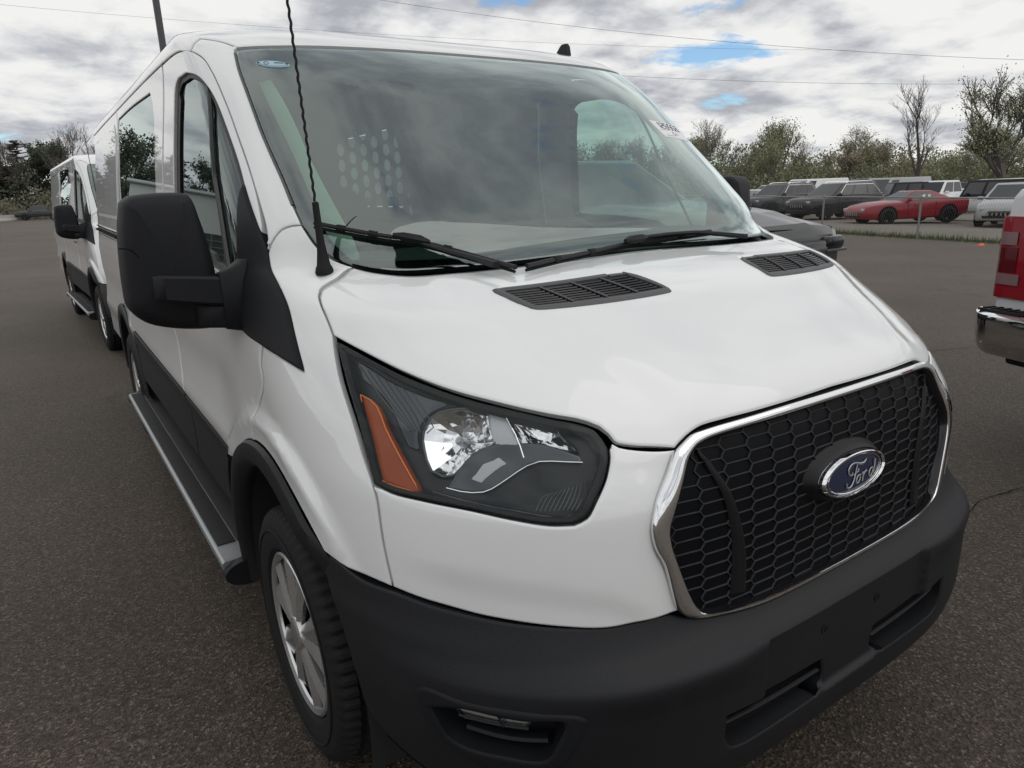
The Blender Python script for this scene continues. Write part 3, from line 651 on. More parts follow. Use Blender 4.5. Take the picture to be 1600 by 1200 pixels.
    slot=outline([[(-.338,.482),(-.21,.474),(-.085,.468)],[(-.085,.468),(-.079,.445),(-.080,.416)],[(-.080,.416),(-.108,.402),(-.2,.398),(-.300,.395)],[(-.300,.395),(-.328,.403),(-.340,.425),(-.338,.482)]],.01)
    fi=outline([O['fog_i']+[O['fog_i'][0]]],.01)
    bm_=patch('bumper',B,bo,M['blackp'],V,holes=[slot,np.array(M2(slot)),fi,np.array(M2(fi))],res=.016,gap=.001,rim=.05,bev=.004,inset=.006)
    # underside lip
    g=MB(); q=outline([bl,],.03) if False else smooth(M2(bl)[::-1]+bl[1:],.03); P0=B(q[:,0],q[:,1]); P1=P0*[.93,1,1]+[0,.16,.012]; n=len(q)
    g.add(list(P0)+list(P1),[(i,i+1,n+i+1,n+i) for i in range(n-1)]); g.build('bumper_underside',M['blackp'],V)
    for sgn in (-1,1):
        q=lambda L: np.array(sd([tuple(p) for p in L],sgn))
        patch('slot_tray',off(B0,-.045),q(slot),M['void'],bm_,gap=-.012,rim=0,res=.04)
        g=MB(); g.tube(strip3(off(B0,-.024),sd([(-.335,.447),(-.21,.443),(-.085,.440)],sgn)),.006,8,flat=.8); g.build('slot_bar',M['blackp'],bm_)
        # raised frame round the fog lamp
        fo=outline([O['fog_o']+[(-.625,.462),(-.66,.447),(-.71,.443),(-.755,.448),(-.79,.475),(-.815,.52),O['fog_o'][0]]],.012)
        patch('fog_frame',off(B,.006),q(fo),M['mirp'],bm_,holes=[q(fi)],res=.014,gap=0,rim=.03,bev=.005,inset=.008)
        patch('fog_tray',off(B0,-.06),q(fi),M['mirp'],bm_,gap=-.02,rim=0,res=.03)
        fg=empty('fog_lamp'); fg.parent=V
        ol=outline([[O['fog_l'][0],O['fog_l'][1]],[O['fog_l'][1],O['fog_l'][2]],[O['fog_l'][2],O['fog_l'][3]],[O['fog_l'][3],O['fog_l'][0]]],.01)
        patch('lens',off(B0,-.010),q(ol),M['lens'],fg,res=.02,gap=0,rim=.012)
        patch('reflector',off(B0,-.020),q(ol),M['refl'],fg,res=.02,gap=0,rim=.0)
        g=MB(); g.tube(strip3(off(B0,-.015),sd([(-.765,.536),(-.665,.533)],sgn)),.003,6); g.tube(strip3(off(B0,-.015),sd([(-.705,.552),(-.70,.532)],sgn)),.004,6); g.build('lamp_divider',M['lampin'],fg)
        # ledge inside the fog recess
        g=MB(); g.tube(strip3(off(B0,-.035),sd([(-.762,.502),(-.70,.496),(-.64,.498)],sgn)),.014,8,flat=.5); g.build('fog_ledge',M['mirp'],bm_)
    for sx in (-.089,.089):
        p=pt(B,sx*.78/.089*.089*1.0 if False else sx*.93,.549); g=MB()
        g.tube([p+np.array([0,-.002,0]),p+np.array([0,.004,0])],.012,16,0); g.tube([p+np.array([0,-.0025,0]),p+np.array([0,.002,0])],.007,12,1); g.build('plate_hole',[M['blackp'],M['void']],bm_)
    # ---------------- windscreen
    gs=O['glass_side']; gt=O['glass_top']
    gtl=[(-.772,1.912),(-.768,1.922),(-.752,1.9275),(-.62,1.927),(-.436,1.927),(-.236,1.930),(-.128,1.931),(0,1.931)]
    rear=[(0,1.323)]+O['hood_rear'][::-1][1:]
    rear=[(a,b+.004) for a,b in rear]
    gls=O['glass_low_side'][::-1]
    wo=outline([gtl[::-1],gs[::-1],O['glass_low_side'],rear[::-1],M2(rear),M2(O['glass_low_side'])[::-1],M2(gs),M2(gtl)],.012)
    ws=patch('windscreen',off(S,-.002),wo,M['wglass'],V,res=.03,gap=.004,rim=.006,bev=.001)
    fl_=O['frit_in']; cam_=O['frit_cam'][:-1]; fb=[(-.655,1.352),(-.60,1.349),(-.5,1.347),(-.25,1.345),(0,1.346)]
    innr=outline([[(0,1.768)]+cam_[::-1],fl_[::-1],fb,M2(fb)[::-1],M2(fl_),M2([(0,1.768)]+cam_[::-1])[::-1]],.012)
    patch('black_border',off(S,-.007),wo,M['frit'],ws,holes=[innr],res=.03,gap=.004,rim=0)
    patch('camera_window',off(S,-.0055),outline([[(-.062,1.872),(-.018,1.842)],[(-.018,1.842),(-.060,1.840)],[(-.060,1.840),(-.062,1.872)]],.01),M['dash'],ws,gap=0,rim=0)
    # paper lot tag with hand-sized print, oval inspection sticker
    tg=[(.452,1.724),(.625,1.712),(.640,1.648),(.47,1.655)]
    tg=[(.472,1.716),(.628,1.702),(.642,1.640),(.486,1.654)]
    ft=off(S,.0012); patch('lot_tag',ft,outline([[tg[i],tg[(i+1)%4]] for i in range(4)],.01),M['paper'],ws,gap=0,rim=0)
    DIG={'1':'bc','2':'abged','6':'acdefg','5':'acdfg','3':'abcdg'}
    SEG={'a':((0,1),(1,1)),'b':((1,1),(1,.5)),'c':((1,.5),(1,0)),'d':((0,0),(1,0)),'e':((0,0),(0,.5)),'f':((0,.5),(0,1)),'g':((0,.5),(1,.5))}
    g=MB(); T0,T1,T3=[np.array(tg[i]) for i in (0,1,3)]
    def tq(u,v): return tuple(T0+(T1-T0)*u+(T3-T0)*v)
    def text(st,u0,v0,w,h,sp,r):
        for i,ch in enumerate(st):
            for k in DIG[ch]:
                (xa,ya),(xb,yb)=SEG[k]
                g.tube([pt(off(S,.0020),*tq(u0+sp*i+w*x,v0+h*(1-y))) for x,y in ((xa,ya),(xb,yb))],r,4,0,flat=.3)
    text('126553',.08,.14,.09,.34,.145,.0022); text('51',.42,.66,.05,.16,.10,.0013)
    for v in (.56,.90): g.tube([pt(off(S,.0020),*tq(u,v)) for u in (.08,.38)],.0008,4,0,flat=.3)
    g.build('tag_print',M['ink'],ws)
    oc=np.array([-.682,1.868])
    el=lambda a,b: np.array([(oc[0]+a*math.cos(t)+.006*math.sin(t)*0,oc[1]+b*math.sin(t)-.12*a*math.cos(t)) for t in np.linspace(0,2*np.pi,40,endpoint=False)])
    patch('oval_sticker',off(S,.0008),el(.044,.0115),M['stick'],ws,gap=0,rim=0,res=.02)
    g=MB()
    for a,b,r in ((.040,.0098,.0007),): g.tube([pt(off(S,.0014),*p) for p in el(a,b).tolist()+[el(a,b)[0].tolist()]],r,4,0,flat=.3)
    g.tube([pt(off(S,.0014),oc[0]+.006+t,oc[1]+.0015-.12*(t+.006)) for t in np.linspace(0,.024,5)],.0022,4,0,flat=.3)
    g.tube([pt(off(S,.0014),oc[0]-.016+.006*math.cos(t),oc[1]+.0015+.0048*math.sin(t)) for t in np.linspace(0,6.28,14)],.0010,4,0,flat=.3,cap=False)
    for sx in (-.036,.036): g.tube([pt(off(S,.0014),oc[0]+sx+t,oc[1]-.12*(sx+t)) for t in (-.003,.003)],.003,4,0,flat=.3)
    g.build('sticker_print',M['stickd'],ws)
    # cowl below the glass
    cw=outline([[(-.66,1.345),(-.5,1.337),(-.25,1.338),(0,1.340),(.25,1.338),(.5,1.337),(.66,1.345)],[(.66,1.345),(.64,1.300)],[(.64,1.300),(.5,1.292),(0,1.298),(-.5,1.292),(-.64,1.300)],[(-.64,1.300),(-.66,1.345)]],.02)
    patch('cowl',off(S,-.028),cw,M['mirp'],V,rim=0,gap=0)
    for blade,arm,h in ((O['wipL_blade'],O['wipL_arm'],.018),(O['wipR_blade'],O['wipR_arm'],.018)):
        wp=empty('wiper'); wp.parent=V
        g=MB(); P=strip3(off(S,h),blade,.02); g.tube(P,.0062,6,0,flat=.9); g.tube(P-[0,-.004,.010],.004,4,1)
        for t in (.18,.36,.62,.82):
            i=int(t*(len(P)-1)); d=P[min(i+1,len(P)-1)]-P[i-1]; d/=np.linalg.norm(d); g.tube([P[i]-d*.010,P[i]+d*.010],.0085,6,1)
        g.build('blade',[M['blackp'],M['rubber']],wp)
        g=MB(); Q=strip3(off(S,h+.012),arm,.02); g.tube(Q,np.linspace(.008,.013,len(Q)),6,0,flat=.6)
        j=Q[0]; i=np.argmin(np.linalg.norm(P-j,axis=1)); d=P[min(i+1,len(P)-1)]-P[i-1]; d/=np.linalg.norm(d)
        g.tube([j-d*.045,j-d*.02,j+d*.02,j+d*.045],[.006,.015,.016,.006],6,0,flat=.8); g.build('arm',M['mirp'],wp)
    # ---------------- A pillars
    gap=[(-.850,1.358),(-.849,1.44),(-.849,1.511),(-.850,1.60),(-.857,1.69),(-.866,1.78),(-.876,1.862),(-.892,1.915),(-.935,1.952),(-1.02,1.972),fl(2.10,1.983),fl(2.45,1.992)]
    gt2=[(-.772,1.914),(-.768,1.926),(-.755,1.934)]
    for sgn in (-1,1):
        po=outline([sd(s,sgn) for s in [O['apil_seam'][::-1],gap[:9],[gap[8],(-.90,1.975),(-.86,1.990)],[(-.86,1.990),(-.80,1.965),(-.755,1.934)],gt2[::-1],gs[::-1]]],.012)
        patch('windscreen_pillar',S,po,W,V,res=.02,rim=.02)
        g=MB(); q=strip3(off(S,-.003),sd(gs[1:],sgn)); g.tube(q,.004,5); g.build('windscreen_seal',M['ventgrey'],V)
    # ---------------- roof
    YE=5.56
    rt=[(0,1.936),(-.128,1.936),(-.236,1.935),(-.436,1.933),(-.62,1.933),(-.755,1.934)]
    rside=[(-.755,1.934),(-.80,1.965),(-.86,1.990)]
    rgap=[(-.86,1.990),(-.90,1.975),(-.935,1.952),(-1.02,1.972),fl(2.10,1.985),fl(2.45,1.995),fl(3.2,2.0),fl(4.2,2.0),fl(5.0,2.0),fl(YE,1.995)]
    rtop=[fl(YE,1.995),fl(YE,2.02),fl(YE,2.055)]
    top_=[fl(YE,2.055),fl(4,2.057),fl(3,2.057),fl(2.4,2.057),(-.95,2.057),(-.6,2.057),(-.3,2.057),(0,2.057)]
    ro=outline([rt,rside,rgap,rtop,top_,M2(top_)[::-1],M2(rtop)[::-1],M2(rgap)[::-1],M2(rside)[::-1],M2(rt)[::-1]],.03)
    rf=patch('roof',S,ro,W,V,res=.045,gap=.0015,rim=.02)
    # crowned cap with two pressed ribs
    g=MB(); ss=np.linspace(0,1,22); rows=[]
    base=S(np.r_[np.linspace(-4.4,-1.02,26),np.linspace(-1,1,41),np.linspace(1.02,4.4,26)],np.full(93,2.056))
    cy=np.array([0,3.6,2.056])
    pl=[base]
    for t,h in ((.97,.006),(.85,.016),(.6,.030),(.3,.036),(.05,.037)):
        q=base.copy(); q[:,0]*=t; q[:,1]=3.6+(base[:,1]-3.6)*(1-(1-t)*.9); q[:,2]=2.056+h; pl.append(q)
    n=93; vs=[p for r in pl for p in r]; fs=[(i*n+j,i*n+j+1,(i+1)*n+j+1,(i+1)*n+j) for i in range(len(pl)-1) for j in range(n-1)]+[(i*n+n-1,i*n,(i+1)*n,(i+1)*n+n-1) for i in range(len(pl)-1)]+[tuple((len(pl)-1)*n+j for j in range(n))]
    g.add(vs,fs); g.build('roof_cap',W,V,ang=60)
    # shark fin
    g=MB(); pr=[(.10,-.02),(.095,.012),(.04,.028),(.005,.075),(-.01,.088),(-.045,.086),(-.055,.07),(-.06,-.02)]
    for sg_ in (1,): 
        L=[(-.018+(.012)*(max(z,0)/.088),y,z) for y,z in pr]; R_=[(-x,y,z) for x,y,z in L]; n=len(L); g.add(L+R_,[tuple(range(n)),tuple(range(2*n-1,n-1,-1))]+[(i,n+i,n+(i+1)%n,(i+1)%n) for i in range(n)])
    fn=g.build('roof_antenna',M['mirp'],rf,ang=40); fn.location=SHARK; fn.scale=(1,.9,.8); fn.rotation_euler=(0,0,math.radians(2))
    # ---------------- doors and flanks
    belt=[(-1.00,1.30)]
    sailb=[O['sail_low'][0],(-.985,1.170),(-1.03,1.19),(-1.06,1.215)]
    wtop=[(-.878,1.50),(-.876,1.597),(-.886,1.70),(-.905,1.80),(-.941,1.858),(-1.03,1.889),(-1.12,1.893)]
    wrear=[(-1.12,1.893),fl(2.02,1.893),fl(2.075,1.87),fl(2.10,1.80),fl(2.13,1.6),fl(2.15,1.42)]
    wbot=[fl(2.15,1.42),fl(2.14,1.365),fl(2.08,1.340),fl(1.8,1.325),fl(1.52,1.305),fl(1.36,1.290),(-.985,1.285),(-.925,1.30)]
    wfr=[(-.925,1.30),(-.895,1.39),(-.878,1.50)]
    dgap=gap[3:10]+[fl(2.10,1.983)]
    dfront=[(-.955,1.148),(-.925,1.20),(-.89,1.28),(-.862,1.40),gap[2],gap[3]]
    drear=[fl(2.33,1.988),fl(2.35,1.7),fl(2.36,1.3),fl(2.36,1.1),fl(2.33,.95),fl(2.22,.765)]
    clad_top=[fl(2.22,.765),fl(1.9,.756),fl(1.6,.745),fl(1.497,.730)]
    for sgn in (-1,1):
        far=sgn>0
        wo_=outline([sd(s,sgn) for s in (wtop,wrear,wbot,wfr)],.014)
        do=outline([sd(s,sgn) for s in (ab and [ab[0]]+seam[1:],dfront,[dfront[-1]]+dgap[1:]+[fl(2.33,1.988)],drear,clad_top,[clad_top[-1]]+[p for p in ab[::-1] if p[1]>.735])],.014)
        d=patch('front_door',S,do,W,V,holes=[wo_],res=.028,rim=.03)
        nr=onorm(wo_ if area(wo_)>0 else wo_[::-1]); L=wo_ if area(wo_)>0 else wo_[::-1]
        patch('window_recess',off(S,-.012),L,M['seal'],d,holes=[L-nr*np.where((np.abs(L[:,:1])>1.25)&(L[:,1:]<1.86),.034,.013)],res=.02,gap=-.004,rim=.01,bev=0)
        patch('door_window',off(S,-.018),L-nr*.006,M['dglass'],d,res=.04,gap=0,rim=0)
        g=MB(); q=sd([(-.916,1.838),(-.955,1.70),(-1.02,1.50),(-1.10,1.30)],sgn); g.tube(strip3(off(S,-.012),q),.0075,6,flat=.6); g.build('window_divider',M['gblack'],d)
        # lower cladding on the door
        arcb=[p for p in arc(.546,HUBY,60,10,20) if p[1]<.735]
        co=outline([sd(s,sgn) for s in ([(p[0],p[1]-.004) for p in clad_top[::-1]],[fl(2.22,.762),fl(2.17,.70),fl(2.17,.60),fl(2.22,.49)],[fl(2.22,.49),fl(1.56,.49)],[fl(1.56,.49),fl(1.55,.52),fl(1.535,.60),fl(1.49,.727)])],.014)
        patch('door_cladding',off(S,.006),co,M['blackp'],d,res=.03,rim=.02,bev=.004)
        # sliding door / rear flank
        name='sliding_door' if not far else 'side_panel'
        so=outline([sd(s,sgn) for s in ([fl(2.34,1.990),fl(2.8,1.996),fl(3.4,1.998),fl(3.95,1.998)],[fl(3.95,1.998),fl(3.97,1.7),fl(3.98,1.3),fl(3.97,.80)],[fl(3.97,.80),fl(3.2,.785),fl(2.23,.768)],[fl(2.23,.768),fl(2.345,.95),fl(2.375,1.1),fl(2.375,1.3),fl(2.365,1.7),fl(2.345,1.988)])],.014)
        sw=outline([sd(s,sgn) for s in ([fl(2.66,1.93),fl(3.3,1.945),fl(3.86,1.945)],[fl(3.86,1.945),fl(3.90,1.90),fl(3.90,1.45),fl(3.88,1.40)],[fl(3.88,1.40),fl(3.2,1.375),fl(2.66,1.36)],[fl(2.66,1.36),fl(2.60,1.41),fl(2.60,1.88),fl(2.66,1.93)])],.02)
        sdr=patch(name,S,so,W,V,holes=[sw] if not far else [],res=.04,rim=.02)
        if not far:
            patch('side_window',off(S,-.003),sw,M['pglass'],sdr,res=.05,gap=.004,rim=.01)
            nr2=onorm(sw if area(sw)>0 else sw[::-1]); L2=sw if area(sw)>0 else sw[::-1]
            patch('window_recess',off(S,-.008),L2,M['seal'],sdr,holes=[L2-nr2*.035],res=.03,gap=0,rim=0)
        co=outline([sd(s,sgn) for s in ([fl(2.23,.764),fl(3.2,.781),fl(3.80,.792)],[fl(3.80,.792),fl(3.84,.70),fl(3.80,.49)],[fl(3.80,.49),fl(2.23,.49)],[fl(2.23,.49),fl(2.18,.60),fl(2.18,.70),fl(2.23,.764)])],.014)
        patch('door_cladding',off(S,.006),co,M['blackp'],sdr,res=.035,rim=.02,bev=.004)
        ra=arc(.53,HUBR,172,8,40)
        qo=outline([sd(s,sgn) for s in ([fl(3.965,1.998),fl(4.6,1.998),fl(YE,1.993)],[fl(YE,1.993),fl(YE,1.3),fl(YE,.55)],[fl(YE,.55),fl(4.9,.55)],[p for p in ra[::-1] if p[1]>.55],[fl(3.79,.55),fl(3.81,.79)],[fl(3.81,.79),fl(3.985,.80)],[fl(3.985,.80),fl(3.995,1.3),fl(3.985,1.7),fl(3.965,1.998)])],.02)
        wb=outline([sd(s,sgn) for s in ([fl(4.08,1.945),fl(5.3,1.935)],[fl(5.3,1.935),fl(5.40,1.86),fl(5.42,1.50),fl(5.36,1.42)],[fl(5.36,1.42),fl(4.08,1.405)],[fl(4.08,1.405),fl(4.03,1.46),fl(4.03,1.90),fl(4.08,1.945)])],.02)
        qp=patch('rear_side_panel',S,qo,W,V,res=.05,rim=.02,holes=[wb] if far else [])
        if far: patch('side_window',off(S,-.003),wb,M['pglass'],qp,res=.05,gap=.004,rim=.01)  # unseen window, added so light shows through the bulkhead holes
        if not far: patch('blank_window_panel',off(S,.005),wb,W,qp,res=.05,rim=.012,bev=.004,inset=.02)
        g=MB(); P=strip3(off(S,.004),sd([fl(4.1,1.305),fl(4.8,1.315),fl(5.5,1.325)],sgn),.1); g.tube(P,.020,6,0,flat=.5); g.tube(P+[0,0,.028],.006,6,1); g.tube(P-[0,0,.026],.004,6,1); g.build('door_track',[M['void'],M['chrome']],qp)
        g=MB(); rows=[]
        pathA=[(.545,.004),(.535,.014),(.50,.018),(.475,.010),(.468,-.01),(.468,-.06)]
        for a in np.linspace(math.radians(176),math.radians(4),48):
            row=[]
            for r,h in pathA:
                y=HUBR+r*math.cos(a); z=HUBZ+r*math.sin(a); zz=max(z,.3); s_=flank_s(y,zz); p=pt(S0,s_,zz)+normal(S0,np.array(s_),np.array(zz))*h; p[0]*=(1 if sgn<0 else -1); row.append(p)
            rows.append(row)
        n=len(pathA); g.add([p for r in rows for p in r],[(i*n+j,(i+1)*n+j,(i+1)*n+j+1,i*n+j+1) for i in range(len(rows)-1) for j in range(n-1)]); g.build('wheel_arch_flare',M['blackp'],V,ang=50)
        # door handle
        g=MB(); P=strip3(off(S,.022),sd([fl(2.06,1.10),fl(2.14,1.105),fl(2.24,1.105)],sgn),.03); g.tube(P,[.010]*len(P),6,0,flat=.7); g.build('door_handle',M['blackp'],d)
        # wheel wells
        for yc_ in (HUBY,HUBR):
            g=MB(); rows=[]
            for x,r in ((.955,.47),(.60,.47),(.585,.40),(.58,.02)): rows.append([(sgn*x,yc_+r*math.cos(a),HUBZ+r*math.sin(a)) for a in np.linspace(math.radians(-14),math.radians(194),30)])
            n=30; g.add([p for r in rows for p in r],[(i*n+j,i*n+j+1,(i+1)*n+j+1,(i+1)*n+j) for i in range(3) for j in range(n-1)]); g.build('wheel_well',M['liner'],V,ang=40)
    # ---------------- mirrors
    for sgn in (-1,1):
        mr=empty('side_mirror'); mr.parent=V; fx=lambda x: x if sgn<0 else -x
        sl_=outline([sd(O['sail'][:5],sgn),sd(O['sail'][4:8],sgn),sd(O['sail'][7:]+[O['sail'][0]],sgn)],.012)
        patch('sail',off(S,.008),sl_,M['mirp'],mr,res=.02,gap=0,rim=.03,bev=.005,inset=.008)
        # housing: domed shell
        ho_=outline([O['hous']+[O['hous'][0]]],.012); c=ho_.mean(0); nn=onorm(ho_ if area(ho_)>0 else ho_[::-1]); L=ho_ if area(ho_)>0 else ho_[::-1]; K=len(L)
        g=MB(); rows=[]
        def ringp(ins,dy):
            q=L-nn*ins if ins<.03 else c+(L-nn*.03-c)*(1-(ins-.03)/.12)
            tl_=(q[:,0]-c[0])*(-.25)
            return [(fx(x),1.24+dy+t*1.0,z) for (x,z),t in zip(q,tl_)]
        for ins,dy in ((.014,.135),(.004,.125),(0,.09),(0,.05),(.003,.026),(.010,.010),(.022,.001),(.034,-.004),(.07,-.010),(.10,-.013),(.14,-.014)): rows.append(ringp(ins,dy))
        nr_=len(rows); g.add([p for r in rows for p in r],[(i*K+j,i*K+(j+1)%K,(i+1)*K+(j+1)%K,(i+1)*K+j) for i in range(nr_-1) for j in range(K)]+[tuple((nr_-1)*K+j for j in range(K))])
        hs=g.build('housing',M['mirp'],mr,ang=70)
        g=MB(); g.add(ringp(.012,.13),[tuple(range(K))]); g.build('mirror_glass',M['refl'],mr)
        # parting line of the lower cap
        g=MB(); g.tube([(fx(x),1.24-.004+(x-c[0])*-.25,z) for x,z in smooth([(-1.207,1.388),(-1.185,1.384),(-1.170,1.368),(-1.158,1.34),(-1.155,1.30)],.01)],.0016,5); g.build('parting_line',M['void'],mr); g=MB(); g.tube([(fx(x),1.24-.001+(x-c[0])*-.25,z) for x,z in ((-1.19,1.215),(-1.15,1.217),(-1.125,1.222))],.0016,5); g.build('parting_line',M['void'],mr)
        # arms
        g=MB()
        def arm(prof):
            P=np.array(prof); vs=[]
            for x,y,zt,zb,th in prof: vs+=[(fx(x),y-th,zb+.006),(fx(x),y-th,zt-.006),(fx(x),y-th+.006,zt),(fx(x),y+th-.006,zt),(fx(x),y+th,zt-.006),(fx(x),y+th,zb+.006),(fx(x),y+th-.006,zb),(fx(x),y-th+.006,zb)]
            n=8; N=len(prof); g.add(vs,[(i*n+j,i*n+(j+1)%n,(i+1)*n+(j+1)%n,(i+1)*n+j) for i in range(N-1) for j in range(n)]+[tuple(range(n)),tuple((N-1)*n+j for j in range(n))])
        arm([(-1.150,1.215,1.318,1.262,.012),(-1.13,1.200,1.320,1.256,.022),(-1.05,1.195,1.312,1.242,.028),(-.975,1.185,1.303,1.230,.032),(-.955,1.185,1.303,1.228,.034)])
        arm([(-1.06,1.235,1.238,1.182,.02),(-1.035,1.205,1.236,1.178,.026),(-.985,1.190,1.236,1.174,.030),(-.945,1.19,1.238,1.172,.032)])
        g.build('arm',M['mirp'],mr,ang=40)
        g=MB(); arm([(-1.005,1.185,1.312,1.174,.030),(-.975,1.180,1.326,1.168,.036),(-.945,1.180,1.345,1.162,.036),(-.915,1.19,1.35,1.155,.030)]); g.build('mount',M['mirp'],mr,ang=50)
    # mast antenna on the passenger side fender
    p=pt(S,-.722,1.3185)
    g=MB(); prof=[(0,.021),(.006,.0225),(.018,.019),(.021,.0165),(.05,.0118),(.075,.0095),(.12,.0085),(.165,.0078),(.168,.0045)]
    tl=np.array([-.012,.055,1.0]); tl/=np.linalg.norm(tl)
    g.tube([p+tl*(h-.004) for h,r in prof],[r for h,r in prof],14,0)
    hs=np.arange(.165,.86,.0045); wob=np.array([[.0011*math.cos(h*2*np.pi/.026),.0011*math.sin(h*2*np.pi/.026),0] for h in hs]); g.tube([p+tl*h+w_ for h,w_ in zip(hs,wob)],.0031,6,0)
    an=g.build('antenna',M['rubber'],V,ang=40)
    # ---------------- wheels
    for sgn in (-1,1):
        for yw in (HUBY,HUBR):
            wh=empty('wheel',(0,yw,HUBZ)); wh.parent=V
            X=lambda x: sgn*x
            g=MB(); R=.352; prof=[(X(.962),.228),(X(.975),.24),(X(.984),.275),(X(.980),.315),(X(.968),.338),(X(.955),.347),(X(.930),R),(X(.926),R-.009),(X(.915),R-.009),(X(.911),R),(X(.875),R+.001),(X(.871),R-.009),(X(.860),R-.009),(X(.856),R+.001),(X(.82),R),(X(.816),R-.009),(X(.805),R-.009),(X(.80),R),(X(.775),.347),(X(.758),.335),(X(.748),.30),(X(.75),.23)]
            n=198
            g.lathe_x(prof,(0,0,0),n,0,mod=lambda k,j:(-.008 if (j in(4,5,6,17,18,19) and k%3==0) else -.006 if (j in (9,10,13,14) and k%3==1) else 0))
            # raised band lettering ring
            g.lathe_x([(X(.984),.288),(X(.9865),.290),(X(.9865),.292),(X(.984),.294)],(0,0,0),64,0)
            g.build('tyre',M['rubber'],wh,ang=30)
            g=MB(); g.lathe_x([(X(.955),.225),(X(.968),.226),(X(.972),.220),(X(.966),.208),(X(.960),.204)],(0,0,0),64,0); g.lathe_x([(X(.938),.215),(X(.936),.05),(X(.936),.001)],(0,0,0),48,1)
            g.lathe_x([(X(.962),.048),(X(.973),.046),(X(.977),.036),(X(.978),.001)],(0,0,0),32,0)
            for k in range(5):
                for dth in (-.30,.30):
                    th=2*np.pi*k/5+.35; e_r=np.array([0,math.cos(th+dth*.9),math.sin(th+dth*.9)]); e_r0=np.array([0,math.cos(th+dth*.75),math.sin(th+dth*.75)])
                    def sec(r,w,x0,xr):
                        u=e_r*r*( .75 if 0 else 1) if r>.12 else e_r0*r; t=np.array([0,-u[2],u[1]]); t=t/np.linalg.norm(t)
                        xx=np.array([sgn,0,0]); return [u-t*w+xx*(x0-.012),u-t*w+xx*x0,u+t*w*(.1*np.sign(dth))+xx*xr,u+t*w+xx*x0,u+t*w+xx*(x0-.012)]
                    S1=sec(.035,.016,.964,.972);S2=sec(.12,.029,.961,.971);S3=sec(.212,.046,.956,.966)
                    g.add(S1+S2+S3,[(i*5+j,i*5+j+1,(i+1)*5+j+1,(i+1)*5+j) for i in range(2) for j in range(4)],0)
            # wide webs closing alternate sectors
            for k in range(5):
                th=2*np.pi*k/5+.35; a=[np.array([sgn*.956,r*math.cos(th+d),r*math.sin(th+d)]) for r,d in ((.04,-.4),(.150,-.26),(.150,.26),(.04,.4))]; g.add(a,[(0,1,2,3)],0)
            g.build('wheel_cover',[M['silver'],M['void']],wh,ang=20)
    # ---------------- running board
    for sgn in (-1,1):
        rb=empty('running_board'); rb.parent=V
        y0,y1=1.53,4.12; xo,xi,zt=1.052,.895,.352
        g=MB(); P=[(xo-.008,zt),(xo,zt-.006),(xo+.001,zt-.026),(xo-.010,zt-.040),(xi+.02,zt-.055),(xi,zt-.05),(xi,zt)]
        g.add([(sgn*x,y,z) for y in (y0,y1) for x,z in P],[(j,(j+1)%7,7+(j+1)%7,7+j) for j in range(7)]+[tuple(range(7)),tuple(range(13,6,-1))]); g.build('board',M['alu'],rb,ang=25)
        for xa,xb in ((xo-.012,xo-.072),(xo-.077,xi+.004)):
            g=MB(); g.box((sgn*(xa+xb)/2,(y0+y1)/2+.05,zt+.002),(abs(xa-xb),y1-y0-.16,.006),0,.0015); g.build('tread_strip',M['tread'],rb)
        for ye,sg2 in ((y0,-1),(y1,1)):
            g=MB(); n=32; ring=[(sgn*((xo+xi)/2+.002+.079*math.cos(t)),0,zt-.040+.044*math.sin(t)) for t in np.linspace(0,2*np.pi,n,endpoint=False)]
            g.prism(ring,(0,ye+sg2*.035,0),(0,ye-sg2*.0,0)); g.build('end_cap',M['blackp'],rb,ang=40)
        g=MB()
        for yb in (1.75,2.8,3.9): g.box((sgn*.86,yb,.37),(.12,.05,.03))
        g.build('bracket',M['blackp'],rb)
    # ---------------- rear doors, underbody, inner shell
    g=MB()
    for sx in (-1,1):
        pr=[(sx*.01,.50),(sx*.93,.50),(sx*.945,.8),(sx*.93,1.3),(sx*.865,1.9),(sx*.80,2.03),(sx*.01,2.06)]
        g.prism([(x,0,z) for x,z in pr],(0,YE-.01,0),(0,YE+.02,0))
    g.build('rear_doors',W,V)
    g=MB(); g.box((0,YE+.05,.46),(1.8,.16,.12),0,.02); g.build('rear_bumper',M['blackp'],V)
    for sx in (-1,1):
        g=MB(); g.box((sx*.885,YE+.02,1.25),(.10,.03,.42),0,.01); g.build('tail_light',M['red'],V)
    g=MB(); g.box((0,2.7,.36),(1.1,4.7,.14)); g.box((0,2.7,.47),(1.7,2.2,.06)); g.box((0,5.2,.47),(1.7,.6,.06)); g.build('underbody',M['void'],V)  # dark boxes added to block light and give shadow under the van
    eb=outline([[(-.92,1.16),(0,1.0),(.92,1.16)],[(.92,1.16),(.92,.48)],[(.92,.48),(0,.42),(-.92,.48)],[(-.92,.48),(-.92,1.16)]],.05)
    patch('dark_backing_shell',off(S0,-.11),eb,M['void'],V,rim=0,res=.06)  # dark sheet added in place of shade behind panel gaps and openings
    g=MB(); g.box((0,3.6,.62),(1.86,3.9,.03)); g.box((0,1.3,.60),(1.0,.9,.03)); g.box((0,.98,.95),(1.7,.03,.62)); g.build('floor',M['seat'],V)  # dark floor boxes added inside the van to block light
    # dashboard follows the glass
    dsv=np.linspace(-.70,.70,29); rows=[]
    for z,o_ in ((1.30,-.03),(1.335,-.05)): rows.append(off(S,o_)(dsv,np.full(29,z)))
    r2=rows[-1].copy(); 
